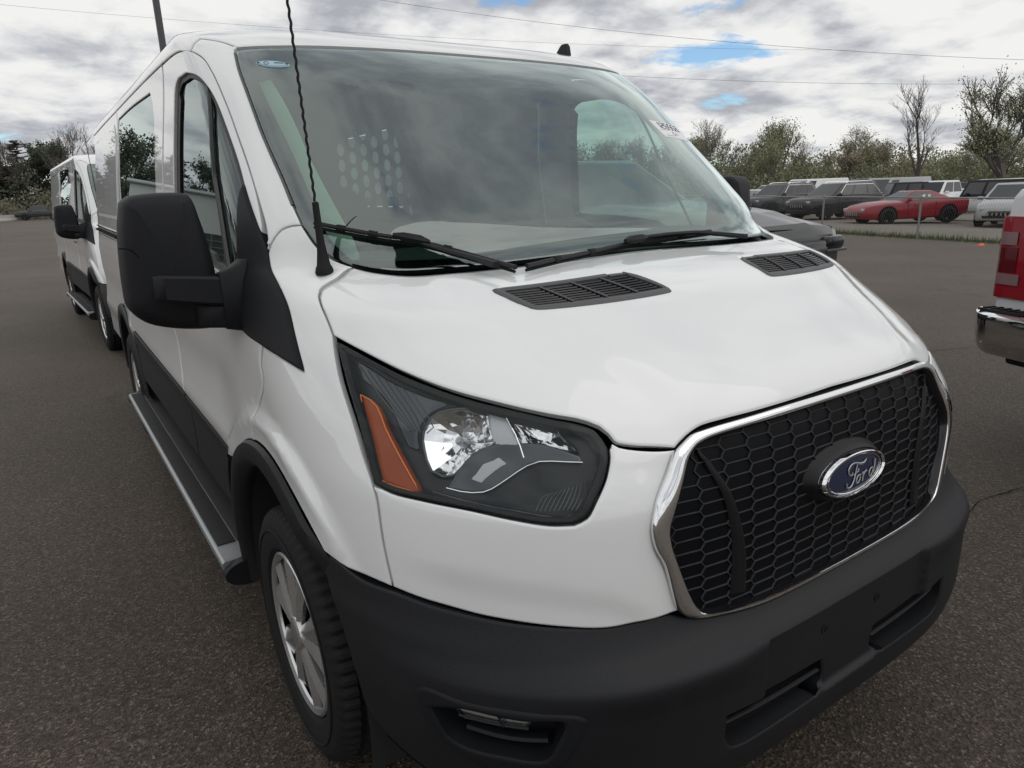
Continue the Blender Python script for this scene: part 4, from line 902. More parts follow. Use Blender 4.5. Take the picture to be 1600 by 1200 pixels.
    for y,z in ((1.18,1.335),(1.30,1.33),(1.36,1.31),(1.40,1.24),(1.42,.98),(1.30,.72)):
        q=r2.copy(); q[:,1]=np.maximum(y,r2[:,1]+.02+.0*y) if y<1.2 else y; q[:,2]=z+(.012*np.exp(-((q[:,0]-.38)/.22)**2) if z>1.2 else 0); rows.append(q)
    g=MB(); n=29; g.add([p for r in rows for p in r],[(i*n+j,i*n+j+1,(i+1)*n+j+1,(i+1)*n+j) for i in range(len(rows)-1) for j in range(n-1)]); g.build('dashboard',M['dash'],V,ang=45)
    # pillar trims seen through the glass
    for sgn in (-1,1):
        q=outline([sd(s,sgn) for s in ([(-.74,1.36),(-.745,1.6),(-.76,1.86)],[(-.76,1.86),(-.705,1.87)],[(-.705,1.87),(-.690,1.6),(-.655,1.36)],[(-.655,1.36),(-.74,1.36)])],.02)
        patch('pillar_trim',off(S,-.05),q,M['trim'],V,rim=.02,gap=0,res=.03)
    g=MB(); g.box((0,3.75,1.975),(1.62,3.5,.02)); g.build('headliner',M['trim'],V)
    # bulkhead with oval holes
    fp=lambda s,z: np.stack([np.asarray(s,float),0*np.asarray(z,float)+2.42,np.asarray(z,float)+0*np.asarray(s,float)],-1)
    holes=[]
    for ix in range(7):
        for iz in range(7):
            cx=-.17+.055*ix; cz=1.42+.068*iz+(.034 if ix%2 else 0)
            if (ix,iz) in ((0,6),(1,6),(6,6),(6,5),(0,5)): continue
            holes.append(np.array([(cx+.017*math.cos(t),cz+.027*math.sin(t)) for t in np.linspace(0,2*np.pi,14,endpoint=False)]))
    for cx in (.42,.50): holes.append(np.array([(cx-.006,1.52),(cx+.006,1.52),(cx+.006,1.61),(cx-.006,1.61)]))
    patch('bulkhead',fp,np.array([(-.86,.63),(.86,.63),(.90,1.2),(.84,1.9),(.80,1.965),(-.80,1.965),(-.84,1.9),(-.90,1.2)]),M['part'],V,holes=holes,res=.12,gap=0,rim=.006,bev=0,inset=.001)
    # seats, wheel, inner mirror
    for sx in (-.45,.45):
        st=empty('seat'); st.parent=V
        g=MB(); g.box((sx,1.86,.86),(.50,.52,.16),0,.05); g.build('seat_cushion',M['seat'],st,ang=60)
        g=MB(); g.box((sx,2.13,1.20),(.48,.15,.66),0,.06,Matrix.Rotation(math.radians(-9),3,'X')); g.build('backrest',M['seat'],st,ang=60)
        g=MB(); g.box((sx,2.19,1.62),(.27,.10,.20),0,.04); g.build('headrest',M['seat'],st,ang=60)
    sw=empty('steering_wheel'); sw.parent=V
    cS=np.array([.45,1.52,1.19]); ux=np.array([1,0,0.]); uy=np.array([0,.42,.91]); g=MB()
    g.tube([cS+.19*(math.cos(t)*ux+math.sin(t)*uy) for t in np.linspace(0,2*np.pi,40)],.016,8,0,cap=False)
    for t in (0,math.pi,-math.pi/2): g.tube([cS,cS+.19*(math.cos(t)*ux+math.sin(t)*uy)],[.03,.014],6,0)
    g.build('steering_wheel_rim',M['blackp'],sw)
    return V
# ================================================================ THE PLACE
RH=np.array([math.cos(YAW),-math.sin(YAW)]); FH=np.array([math.sin(YAW),math.cos(YAW)])   # directions the lot drains along
def gz(x,y):
    l=(x+1.379)*RH[0]+(y+.722)*RH[1]; l=np.maximum(l,0); return -.033*l*l/(l+2)
def rnd(a,b): return random.uniform(a,b)
def build_ground():
    m,nt,b=newmat('asphalt'); tcn=nt.nodes.new('ShaderNodeTexCoord')
    def nz(sc,de,ro=.6):
        n=nt.nodes.new('ShaderNodeTexNoise'); n.inputs['Scale'].default_value=sc; n.inputs['Detail'].default_value=de; n.inputs['Roughness'].default_value=ro; nt.links.new(tcn.outputs['Object'],n.inputs['Vector']); return n.outputs['Fac']
    def ramp(src,stops):
        r=nt.nodes.new('ShaderNodeValToRGB'); el=r.color_ramp.elements; el[0].position,el[0].color=stops[0][0],(*stops[0][1],1); el[1].position,el[1].color=stops[-1][0],(*stops[-1][1],1)
        for p,c in stops[1:-1]: k=el.new(p); k.color=(*c,1)
        nt.links.new(src,r.inputs[0]); return r.outputs[0]
    def mix(f,a,c,bt='MIX'):
        x=nt.nodes.new('ShaderNodeMix'); x.data_type='RGBA'; x.blend_type=bt
        if isinstance(f,float): x.inputs[0].default_value=f
        else: nt.links.new(f,x.inputs[0])
        for i,v in ((6,a),(7,c)):
            if isinstance(v,tuple): x.inputs[i].default_value=(*v,1)
            else: nt.links.new(v,x.inputs[i])
        return x.outputs[2]
    base=ramp(nz(.35,6),[(.3,(.052,.042,.034)),(.5,(.069,.0565,.046)),(.7,(.094,.078,.064))])
    v=nt.nodes.new('ShaderNodeTexVoronoi'); v.inputs['Scale'].default_value=135; nt.links.new(tcn.outputs['Object'],v.inputs['Vector'])
    sepc=nt.nodes.new('ShaderNodeSeparateColor'); nt.links.new(v.outputs['Color'],sepc.inputs[0])
    stone=ramp(sepc.outputs[0],[(0,(.35,.35,.35)),(.55,(.85,.83,.8)),(.86,(1.35,1.3,1.25)),(.97,(2.2,2.15,2.05)),(1,(2.9,2.8,2.7))])
    c1=mix(1.0,base,stone,'MULTIPLY')
    fine=ramp(nz(260,3),[(.35,(.55,.55,.55)),(.65,(1.4,1.38,1.35))]); c2=mix(.8,c1,fine,'MULTIPLY')
    st=ramp(nz(1.3,6,.7),[(.30,(.52,.51,.50)),(.40,(.95,.95,.95)),(.60,(1,1,1)),(.72,(1.22,1.2,1.17))]); c3=mix(1.0,c2,st,'MULTIPLY')
    nt.links.new(c3,b.inputs['Base Color']); b.inputs['Roughness'].default_value=.72; b.inputs['Specular IOR Level'].default_value=.3; b.inputs['Sheen Weight'].default_value=.12; b.inputs['Sheen Roughness'].default_value=.35; b.inputs['Sheen Tint'].default_value=(1,.90,.80,1)
    bp_=nt.nodes.new('ShaderNodeBump'); bp_.inputs['Strength'].default_value=.7; bp_.inputs['Distance'].default_value=.004; nt.links.new(v.outputs['Distance'],bp_.inputs['Height']); nt.links.new(bp_.outputs[0],b.inputs['Normal'])
    xs=np.r_[np.linspace(-500,-40,14),np.linspace(-35,45,81),np.linspace(50,600,24)]; ys=np.r_[np.linspace(-200,-20,8),np.linspace(-15,60,76),np.linspace(66,600,22)]
    X,Y=np.meshgrid(xs,ys); Z=gz(X,Y); Z=np.maximum(Z,-1.9); n=len(xs); g=MB(); g.add(np.stack([X.ravel(),Y.ravel(),Z.ravel()],1),[(j*n+i,j*n+i+1,(j+1)*n+i+1,(j+1)*n+i) for j in range(len(ys)-1) for i in range(n-1)])
    tag(g.build('asphalt_lot',m,ang=60),kind='structure')
    # crack lines
    g=MB(); random.seed(4)
    for pts in ([(1.35,.62),(1.75,.55),(2.2,.62),(2.9,.5),(4.2,.55)],[(3.4,3.2),(4.6,2.6),(6.2,2.1),(8,1.5)],[(-3.5,9),(-2.6,8.2),(-1.9,8.6)],[(3.0,5.8),(5.0,5.0),(7.5,4.4)]):
        q=smooth([(x+rnd(-.02,.02),y+rnd(-.02,.02)) for x,y in pts],.06); q=q+np.array([[rnd(-.008,.008),rnd(-.008,.008)] for _ in q]); t=np.gradient(q,axis=0); t/=np.linalg.norm(t,axis=1,keepdims=True); nn=np.stack([-t[:,1],t[:,0]],1)
        wv=np.array([rnd(.0012,.0038) for _ in q])[:,None]; a=q+nn*wv; c=q-nn*wv; K=len(q)
        g.add([(*p,gz(*p)+.004) for p in a]+[(*p,gz(*p)+.004) for p in c],[(i,i+1,K+i+1,K+i) for i in range(K-1)])
    tag(g.build('asphalt_crack',M['void']),kind='structure')
    g=MB(); n=14; c=(3.35,2.15); g.add([(c[0]+.10*math.cos(t)*rnd(.7,1.2),c[1]+.05*math.sin(t)*rnd(.7,1.2),gz(*c)+.004) for t in np.linspace(0,2*np.pi,n,endpoint=False)],[tuple(range(n))]); tag(g.build('paint_spill',M['concrete']),kind='structure')
    # gravel lot beyond the fence
    mg=pbr('gravel',(.155,.140,.118),.9,var=.3,vscale=.6,bump=.5,bscale=30)
    F0=np.array([22.4,21.6]); F1=np.array([19.0,-4.0]); d=np.array([.97,.12]); g=MB(); K=24
    rows=[]
    for t in np.linspace(-.25,1.3,16):
        p=F0+(F1-F0)*t+d*.55; rows.append([(p[0]+d[0]*k+0*k,p[1]+d[1]*k,float(np.maximum(gz(p[0]+d[0]*k,p[1]+d[1]*k),-1.9))+.004) for k in np.linspace(0,44,K)])
    g.add([p for r in rows for p in r],[(i*K+j,i*K+j+1,(i+1)*K+j+1,(i+1)*K+j) for i in range(15) for j in range(K-1)]); tag(g.build('gravel_lot',mg,ang=60),kind='structure')
    # grass verge under the fence
    random.seed(7); g=MB()
    for i in range(9000):
        t=rnd(-.1,1.2); p=F0+(F1-F0)*t+d*random.gauss(-.05,.28); h=rnd(.06,.24)*rnd(.6,1.2); a=rnd(0,6.28); w=.008; lx,ly=rnd(-.07,.07),rnd(-.07,.07); z=gz(*p)
        dx,dy=w*math.cos(a),w*math.sin(a); g.add([(p[0]-dx,p[1]-dy,z),(p[0]+dx,p[1]+dy,z),(p[0]+lx,p[1]+ly,z+h)],[(0,1,2)])
    tag(g.build('verge_grass',M['grass'],ang=None,fixn=False),kind='stuff')
    mv=pbr('verge_soil',(.050,.058,.024),.95,var=.4,vscale=4); g=MB(); q=[F0+(F1-F0)*t for t in np.linspace(-.12,1.22,20)]
    g.add([(p[0]+d[0]*s*(.45+.12*math.sin(i*2.3)),p[1]+d[1]*s*.5,gz(*p)+.008) for s in (-1,1) for i,p in enumerate(q)],[(i,i+1,21+i,20+i) for i in range(19)]); tag(g.build('verge_strip',mv),kind='structure')
    return F0,F1,d
def build_fence(F0,F1,d):
    u=(F1-F0)/np.linalg.norm(F1-F0); p283=np.array([21.17,13.63])
    fe=empty('chain_link_fence',label='low galvanised chain link fence between the asphalt and the parked cars',cat='fence')
    # foot line through the two posts seen in the photo
    A=np.array([-1.379,-.722])+RH*10.75+FH*24.3; Bp=np.array([-1.379,-.722])+RH*12.2+FH*21.1; u=(Bp-A)/np.linalg.norm(Bp-A); L=np.linalg.norm(Bp-A)
    P=[A+u*L*k for k in range(-3,6)]; H=1.2
    for p in P:
        g=MB(); z=gz(*p); g.tube([(p[0],p[1],z-.1),(p[0],p[1],z+H+.03)],.030,10); g.tube([(p[0],p[1],z+H+.03),(p[0],p[1],z+H+.06)],[.036,.01],10); g.build('fence_post',M['galv'],fe)
    g=MB(); g.tube([(p[0],p[1],gz(*p)+H) for p in P],.021,8); g.build('top_rail',M['galv'],fe)
    g=MB(); Lt=np.linalg.norm(P[-1]-P[0]); s=.075; nw=int(Lt/s); nr=int((H-.06)/s)
    for i in range(nw):
        path=[]
        for j in range(nr+1):
            x=i*s+(s*.5 if j%2 else 0)*(1); p=P[0]+u*min(x,Lt); path.append((p[0]+(.004 if j%2 else -.004),p[1],gz(*p)+.05+j*s))
        g.tube(path,.0020,3,cap=False)
        path=[(2*(P[0]+u*min(i*s,Lt))[0]-p[0]+0,2*(P[0]+u*min(i*s,Lt))[1]-p[1],p[2]) for p in path]; g.tube(path,.0020,3,cap=False)
    g.build('chain_link_mesh',M['wire'],fe,ang=None,fixn=False)
    for p in P: pass
# ---------------------------------------------------------------- parked vehicles
def loft_body(g,st,mi=0):
    # st rows: x, zlow, ztop, halfwidth, crown
    rows=[]
    for x,z0,z1,hw,cr in st:
        H=[(hw*.90,z0),(hw*.985,z0+.08),(hw,z0+(z1-z0)*.45),(hw*.985,z1-.10),(hw*.94,z1-.02),(hw*.80,z1+cr*.5),(hw*.4,z1+cr),(0,z1+cr)]
        rows.append([(x,y,z) for y,z in H]+[(x,-y,z) for y,z in H[-2::-1]])
    n=len(rows[0]); g.add([p for r in rows for p in r],[(i*n+j,i*n+(j+1)%n,(i+1)*n+(j+1)%n,(i+1)*n+j) for i in range(len(rows)-1) for j in range(n)]+[tuple(range(n)),tuple((len(rows)-1)*n+j for j in range(n))],mi)
def house(g,xb,xt,hb,ht,zb,zt,mi=0,bev=.06):
    # greenhouse: xb=(rear,front) at belt, xt=(rear,front) at roof
    bm=bmesh.new(); v=[bm.verts.new(p) for p in [(xb[0],-hb,zb),(xb[1],-hb,zb),(xb[1],hb,zb),(xb[0],hb,zb),(xt[0],-ht,zt),(xt[1],-ht,zt),(xt[1],ht,zt),(xt[0],ht,zt)]]
    for f in ((0,1,2,3),(4,5,6,7),(0,1,5,4),(1,2,6,5),(2,3,7,6),(3,0,4,7)): bm.faces.new([v[i] for i in f])
    es=[e for e in bm.edges if e.verts[0].co.z>zb+.01 or e.verts[1].co.z>zb+.01]; bmesh.ops.bevel(bm,geom=es,offset=bev,segments=3,profile=.5,affect='EDGES')
    bm.verts.index_update(); g.add([x.co[:] for x in bm.verts],[[x.index for x in f.verts] for f in bm.faces],mi); bm.free()
def quad_on(g,A,B,C,D,u0,u1,v0,v1,nrm,off_=.006,mi=0):
    A,B,C,D=[np.array(p,float) for p in (A,B,C,D)]; f=lambda u,v:(A*(1-u)+B*u)*(1-v)+(D*(1-u)+C*u)*v
    g.add([f(u,v)+np.array(nrm)*off_ for u,v in ((u0,v0),(u1,v0),(u1,v1),(u0,v1))],[(0,1,2,3)],mi)
SPEC={
'suv':dict(st=[(-2.4,.45,1.02,.80,.02),(-2.36,.40,1.12,.92,.02),(-1.2,.32,1.16,.97,.02),(.6,.30,1.15,.97,.02),(.95,.30,1.13,.965,.05),(1.6,.32,1.09,.955,.06),(2.15,.34,1.03,.90,.05),(2.34,.36,.95,.80,.03),(2.40,.42,.86,.72,.0)],xb=(-2.32,1.05),xt=(-2.0,.15),hb=.92,ht=.70,zb=1.10,zt=1.74,wb=(-1.45,1.42),wr=.37,win=[(.05,.30),(.34,.63),(.67,.95)]),
'coupe':dict(st=[(-2.36,.45,.86,.74,.02),(-2.28,.38,.98,.90,.03),(-1.5,.26,1.02,.97,.02),(0,.22,.97,.955,.02),(.7,.22,.95,.95,.05),(1.5,.22,.90,.955,.06),(2.1,.24,.80,.90,.05),(2.36,.28,.70,.78,.02),(2.42,.34,.60,.68,0)],xb=(-1.85,.85),xt=(-.75,.0),hb=.86,ht=.56,zb=.92,zt=1.37,wb=(-1.36,1.38),wr=.36,win=[(.30,.60),(.64,.97)]),
'boxy':dict(st=[(-2.05,.50,1.08,.76,.0),(-2.0,.48,1.14,.78,.0),(.7,.46,1.16,.78,.0),(.8,.46,1.17,.78,.02),(1.7,.50,1.14,.70,.03),(1.95,.52,1.10,.66,.02),(2.0,.56,1.05,.64,0)],xb=(-2.0,.80),xt=(-1.92,.50),hb=.76,ht=.66,zb=1.12,zt=1.84,wb=(-1.38,1.36),wr=.41,win=[(.04,.34),(.38,.66),(.70,.96)]),
'crossover':dict(st=[(-2.3,.42,.95,.76,.02),(-2.25,.36,1.05,.90,.02),(-1.2,.28,1.10,.92,.02),(.6,.27,1.07,.92,.02),(1.0,.27,1.05,.92,.06),(1.6,.28,1.00,.90,.08),(2.1,.30,.90,.84,.06),(2.32,.34,.80,.72,.02),(2.37,.40,.72,.64,0)],xb=(-2.2,1.25),xt=(-1.7,.1),hb=.87,ht=.64,zb=1.02,zt=1.67,wb=(-1.38,1.42),wr=.35,win=[(.06,.30),(.34,.62),(.66,.97)]),
'sedan':dict(st=[(-2.35,.42,.88,.74,.02),(-2.28,.34,1.0,.88,.03),(-1.3,.24,1.02,.91,.02),(.6,.22,.97,.91,.02),(1.0,.22,.95,.91,.05),(1.6,.23,.90,.90,.06),(2.1,.25,.80,.84,.05),(2.33,.30,.70,.74,.02),(2.38,.36,.62,.66,0)],xb=(-1.9,1.1),xt=(-1.0,.15),hb=.85,ht=.60,zb=.94,zt=1.45,wb=(-1.38,1.42),wr=.34,win=[(.10,.48),(.52,.95)]),
'pickup':dict(st=[(-2.9,.62,1.20,.96,0),(-2.88,.52,1.22,.99,0),(-.75,.45,1.22,1.0,0),(-.7,.45,1.22,1.0,.01),(1.0,.42,1.22,1.0,.02),(1.3,.42,1.21,.99,.05),(2.0,.44,1.17,.97,.07),(2.6,.46,1.12,.93,.06),(2.84,.48,1.05,.88,.03),(2.9,.55,.95,.84,0)],xb=(-.78,1.45),xt=(-.62,.70),hb=.95,ht=.74,zb=1.18,zt=1.93,wb=(-1.85,1.80),wr=.40,win=[(.06,.46),(.50,.96)]),
'fullvan':dict(st=[(-2.8,.40,1.25,.97,0),(-2.78,.36,1.3,1.0,0),(1.4,.34,1.3,1.0,.02),(1.9,.34,1.24,.98,.05),(2.4,.36,1.10,.92,.06),(2.7,.40,.95,.85,.03),(2.78,.46,.85,.8,0)],xb=(-2.78,2.0),xt=(-2.72,1.15),hb=.98,ht=.82,zb=1.22,zt=2.15,wb=(-1.8,1.75),wr=.36,win=[(.80,.97)]),
}
def parked(kind,paint,x,y,head,label,cat,group=None,dark_top=False,tint=False,name='parked_car',extra=None):
    sp=SPEC[kind]; z=gz(x,y); R=empty(name,(x,y,z),head,label=label,cat=cat,group=group)
    g=MB(); loft_body(g,sp['st']); 
    top=M['blackp'] if dark_top else M[paint]
    body=g.build('body',M[paint],R,ang=40)
    g=MB(); house(g,sp['xb'],sp['xt'],sp['hb'],sp['ht'],sp['zb'],sp['zt']); g.build('cabin',top,R,ang=40)
    xb,xt,hb,ht,zb,zt=[sp[k] for k in ('xb','xt','hb','ht','zb','zt')]
    for s in (-1,1):
        A,B,C,D=(xb[0],s*hb,zb),(xb[1],s*hb,zb),(xt[1],s*ht,zt),(xt[0],s*ht,zt); ny=(hb-ht); nl=math.hypot(zt-zb,ny); nrm=(0,s*(zt-zb)/nl,ny/nl)
        for u0,u1 in sp['win']: g=MB(); quad_on(g,A,B,C,D,u0,u1,.14,.86,nrm); g.build('side_window',M['cglass'],R,ang=None)
    for a,b,nm,sx in ((xb[1],xt[1],'windscreen',1),(xb[0],xt[0],'rear_window',-1)):
        nx=(zt-zb); nz_=abs(a-b); nl=math.hypot(nx,nz_); g=MB(); quad_on(g,(a,-hb,zb),(a,hb,zb),(b,ht,zt),(b,-ht,zt),.07,.93,.10,.90,(sx*nx/nl,0,nz_/nl)); g.build(nm,M['cglass'],R,ang=None)
    st=np.array([r for r in sp['st']]); hwf=lambda xx: np.interp(xx,st[:,0],st[:,3])
    for xw in sp['wb']:
        for s in (-1,1):
            hw=hwf(xw); wr=sp['wr']
            g=MB(); n=20; ar=[(xw+(wr+.075)*math.cos(t),0,wr+(wr+.075)*math.sin(t)) for t in np.linspace(-.35,math.pi+.35,n)]; g.prism(ar,(0,s*(hw-.25),0),(0,s*(hw+.006),0)); g.build('wheel_arch',M['blackp'] if kind in('boxy','pickup','suv') else M['void'],R,ang=None)
            W=empty('wheel',(xw,s*(hw-.10),wr)); W.parent=R
            g=MB(); g.lathe_x([(-.11,wr*.62),(-.115,wr*.9),(-.09,wr),(.09,wr),(.115,wr*.9),(.118,wr*.64)],(0,0,0),28); g.v=[(b_,a_*s,c_) for a_,b_,c_ in g.v]; g.build('tyre',M['rubber'],W)
            g=MB(); g.lathe_x([(.10,wr*.64),(.09,wr*.56),(.05,wr*.5),(.05,.01)],(0,0,0),24,1)
            for k in range(5):
                t=2*math.pi*k/5; c,s_=math.cos(t),math.sin(t); r0,r1,w=.04,wr*.60,.045; g.add([(.10,r0*c-w*s_,r0*s_+w*c),(.10,r1*c-w*s_,r1*s_+w*c),(.10,r1*c+w*s_,r1*s_-w*c),(.10,r0*c+w*s_,r0*s_-w*c)],[(0,1,2,3)])
            g.v=[(b_,a_*s,c_) for a_,b_,c_ in g.v]; g.build('rim',[M['rim'],M['void']],W)
    xf=st[-2,0]; zt_=st[-2,2]; hw=st[-2,3]
    for s in (-1,1):
        g=MB(); g.box((xf-.06,s*hw*.78,zt_-.06),(.22,hw*.36,.13),0,.03,Matrix.Rotation(s*-.25,3,'Z')); g.build('headlight',M['clearl'],R)
        g=MB(); g.box((st[1,0]+.02,s*st[1,3]*.86,st[1,2]-.16),(.12,.22,.24),0,.03); g.build('tail_light',M['red'],R)
        g=MB(); g.box((xb[1]-.35,s*(hb+.10),zb+.10),(.12,.20,.15),0,.04); g.build('side_mirror',M[paint] if not dark_top else M['blackp'],R)
    g=MB(); g.box((st[-1,0]-.02,0,st[-1,2]-.13),(.10,st[-1,3]*1.15,.18),0,.03)
    for i in range(6): g.box((st[-1,0]+.035,-.35+.14*i,st[-1,2]-.13),(.02,.05,.13),1)
    g.build('grille',[M['gblack'],M['chrome']],R)
    g=MB(); g.box((st[-1,0]-.10,0,st[-1,1]+.06),(.22,st[-1,3]*1.8,.16),0,.05); g.build('front_bumper',M['blackp'] if kind!='coupe' else M['gblack'],R)
    g=MB(); g.box((st[0,0]+.08,0,st[0,1]+.10),(.2,st[0,3]*1.9,.18),0,.05); g.build('rear_bumper',M['blackp'],R)
    g=MB()
    for s in (-1,1):
        for xd in (sp['xb'][0]*.35+sp['xb'][1]*.65-.55,sp['xb'][1]-.25): g.box((xd-.1,s*(hwf(xd)+.001),st[3,2]-.38),(.012,.006,.62))
    g.build('door_gap',M['void'],R)
    g=MB()
    for s in (-1,1): g.box((.15,s*(hwf(.15)+.012),st[3,2]-.17),(.22,.03,.035),0,.01)
    g.build('door_handle',M[paint],R)
    if extra: extra(R,sp)
    return R
def roof_rails(R,sp):
    g=MB()
    for s in (-1,1): g.tube([(sp['xt'][0]+.15,s*(sp['ht']-.06),sp['zt']),(sp['xt'][0]+.3,s*(sp['ht']-.06),sp['zt']+.06),(sp['xt'][1]-.3,s*(sp['ht']-.06),sp['zt']+.06),(sp['xt'][1]-.15,s*(sp['ht']-.06),sp['zt'])],.02,6)
    g.build('roof_rail',M['chrome'],R)
    g=MB()
    for s in (-1,1): g.tube([(sp['xb'][0]+.1,s*(sp['hb']+.012),sp['zb']+.09),(sp['xb'][1]-.3,s*(sp['hb']+.012),sp['zb']+.09)],.012,5); g.tube([(sp['xb'][1]-.5,s*(sp['hb']-.01),sp['zb']+.18),(sp['xt'][1]-.1,s*(sp['ht']+.02),sp['zt']-.07),(sp['xt'][0]+.2,s*(sp['ht']+.03),sp['zt']-.09),(sp['xb'][0]+.25,s*(sp['hb']-.02),sp['zb']+.16)],.012,5)
    g.build('chrome_trim',M['chrome'],R)
def spare_wheel(R,sp):
    g=MB(); g.lathe_x([(-.10,.2),(-.12,.38),(.10,.40),(.12,.36),(.12,.02)],(-2.18,0,1.05),28); g.build('spare_wheel',M['rubber'],R)
    g=MB()
    for s in (-1,1):
        for xw in sp['wb']: g.box((xw,s*.86,.98),(1.05,.22,.06),0,.025)
    g.build('fender_flare',M['blackp'],R)
def paper_stickers(R,sp):
    g=MB()
    for x in (-.28,-.52): g.box((x,sp['hb']-.10,sp['zb']+.24),(.13,.012,.10),0)
    g.build('window_sticker',M['paper'],R)
def ang(dx,dy): return math.atan2(dy,dx)
def hd(r,f):   # heading from components along the drain direction and across it
    v=RH*r+FH*f; return math.atan2(v[1],v[0])
def build_cars():
    parked('coupe','cred',30.6,15.9,hd(-1,-.10),'low dark red coupe with black wheels parked side on behind the fence','car',name='parked_coupe',extra=paper_stickers)
    parked('suv','cblack',32.2,20.3,hd(-1,-.42),'glossy dark grey SUV with chrome window trim left of the red coupe','SUV',name='parked_suv',extra=roof_rails)
    parked('suv','cgrey',33.4,24.4,hd(-1,-.55),'dark SUV half hidden behind the chrome trimmed SUV, next to the van mirror','SUV',name='parked_suv',extra=roof_rails)
    parked('sedan','cwhite',36.6,28.3,hd(-1,-.45),'white sedan at the far left of the fenced lot beside the van mirror','car',name='parked_sedan')
    parked('boxy','cblack',42.9,22.75,hd(-1,.15),'black boxy hardtop four by four behind the red coupe roof','SUV',name='parked_four_by_four',dark_top=True,extra=spare_wheel)
    parked('pickup','cwhite',44.2,21.0,hd(-1,-.55),'white pickup right behind the red coupe tail','pickup',name='parked_pickup')
    parked('boxy','cwhite',35.2,14.8,hd(-.75,.75),'white four by four with black hardtop between the red coupe and the silver crossover','SUV',name='parked_four_by_four',dark_top=True,extra=spare_wheel)
    parked('crossover','csilver',31.3,12.0,hd(-.72,-.72),'silver crossover facing the lot beside the white pickup tail light','SUV',name='parked_crossover')
    parked('fullvan','cwhite',57.6,23.2,hd(-1,-.2),'white high roofed van far right behind the silver crossover','van',name='parked_van')
    parked('fullvan','cwhite',61.0,19.5,hd(-1,-.2),'second white van at the far right edge of the fenced lot','van',name='parked_van')
    parked('crossover','csilver',59.2,28.7,hd(-1,-.4),'pale grey crossover far back above the white pickup','SUV',name='parked_crossover')
    parked('suv','cgrey',45.0,28.2,hd(-1,-.5),'dark grey SUV in the second row behind the glossy dark SUV','SUV',name='parked_suv')
    parked('sedan','csilver',44.5,32.5,hd(-1,-.5),'silver sedan in the second row behind the dark SUVs','car',name='parked_sedan')
    parked('suv','cwhite',50.2,34.6,hd(-1,-.5),'white SUV in the far row below the trees left of the boxy black one','SUV',name='parked_suv',extra=roof_rails)
    parked('suv','cblack',52.0,38.6,hd(-1,-.5),'black SUV in the far row just right of the van mirror','SUV',name='parked_suv')
    parked('crossover','cwhite',55.5,33.2,hd(-1,-.5),'white crossover in the far row above the chrome trimmed SUV roof','SUV',name='parked_crossover')
    random.seed(12); ks=['suv','sedan','crossover','pickup','fullvan']; cs=['cwhite','csilver','cgrey','cblack','cwhite','csilver','cblue']; cn=dict(cwhite='white',csilver='silver',cgrey='dark grey',cblack='black',cblue='dark blue'); kn=dict(suv='SUV',sedan='car',crossover='SUV',pickup='pickup',fullvan='van')
    nth=['first','second','third','fourth','fifth','sixth','seventh','eighth','ninth','tenth','eleventh','twelfth','thirteenth','fourteenth']
    for i in range(14):
        u=1196+i*30; dp=(47,53,50)[i%3]+rnd(-1,1); p=np.array([-1.379,-.722])+FH*dp+RH*dp*(u-800)/1093.7*1.015; k=ks[(i*2+i//3)%5] if i not in (7,8) else 'sedan'; c=cs[(i*3+1)%7]
        parked(k,c,p[0],p[1],hd(-1,-.5),'%s %s in the back rows of the lot, %s roof from the van mirror'%(cn[c],kn[k],nth[i]),kn[k],'vehicles in the back rows of the fenced lot',name='parked_'+kn[k].lower())
    R=parked('pickup','cgrey',.2,116.0,hd(-1,-.02)+math.radians(30),'dark grey crew cab pickup parked far off at the left below the conifers','pickup',name='parked_pickup')
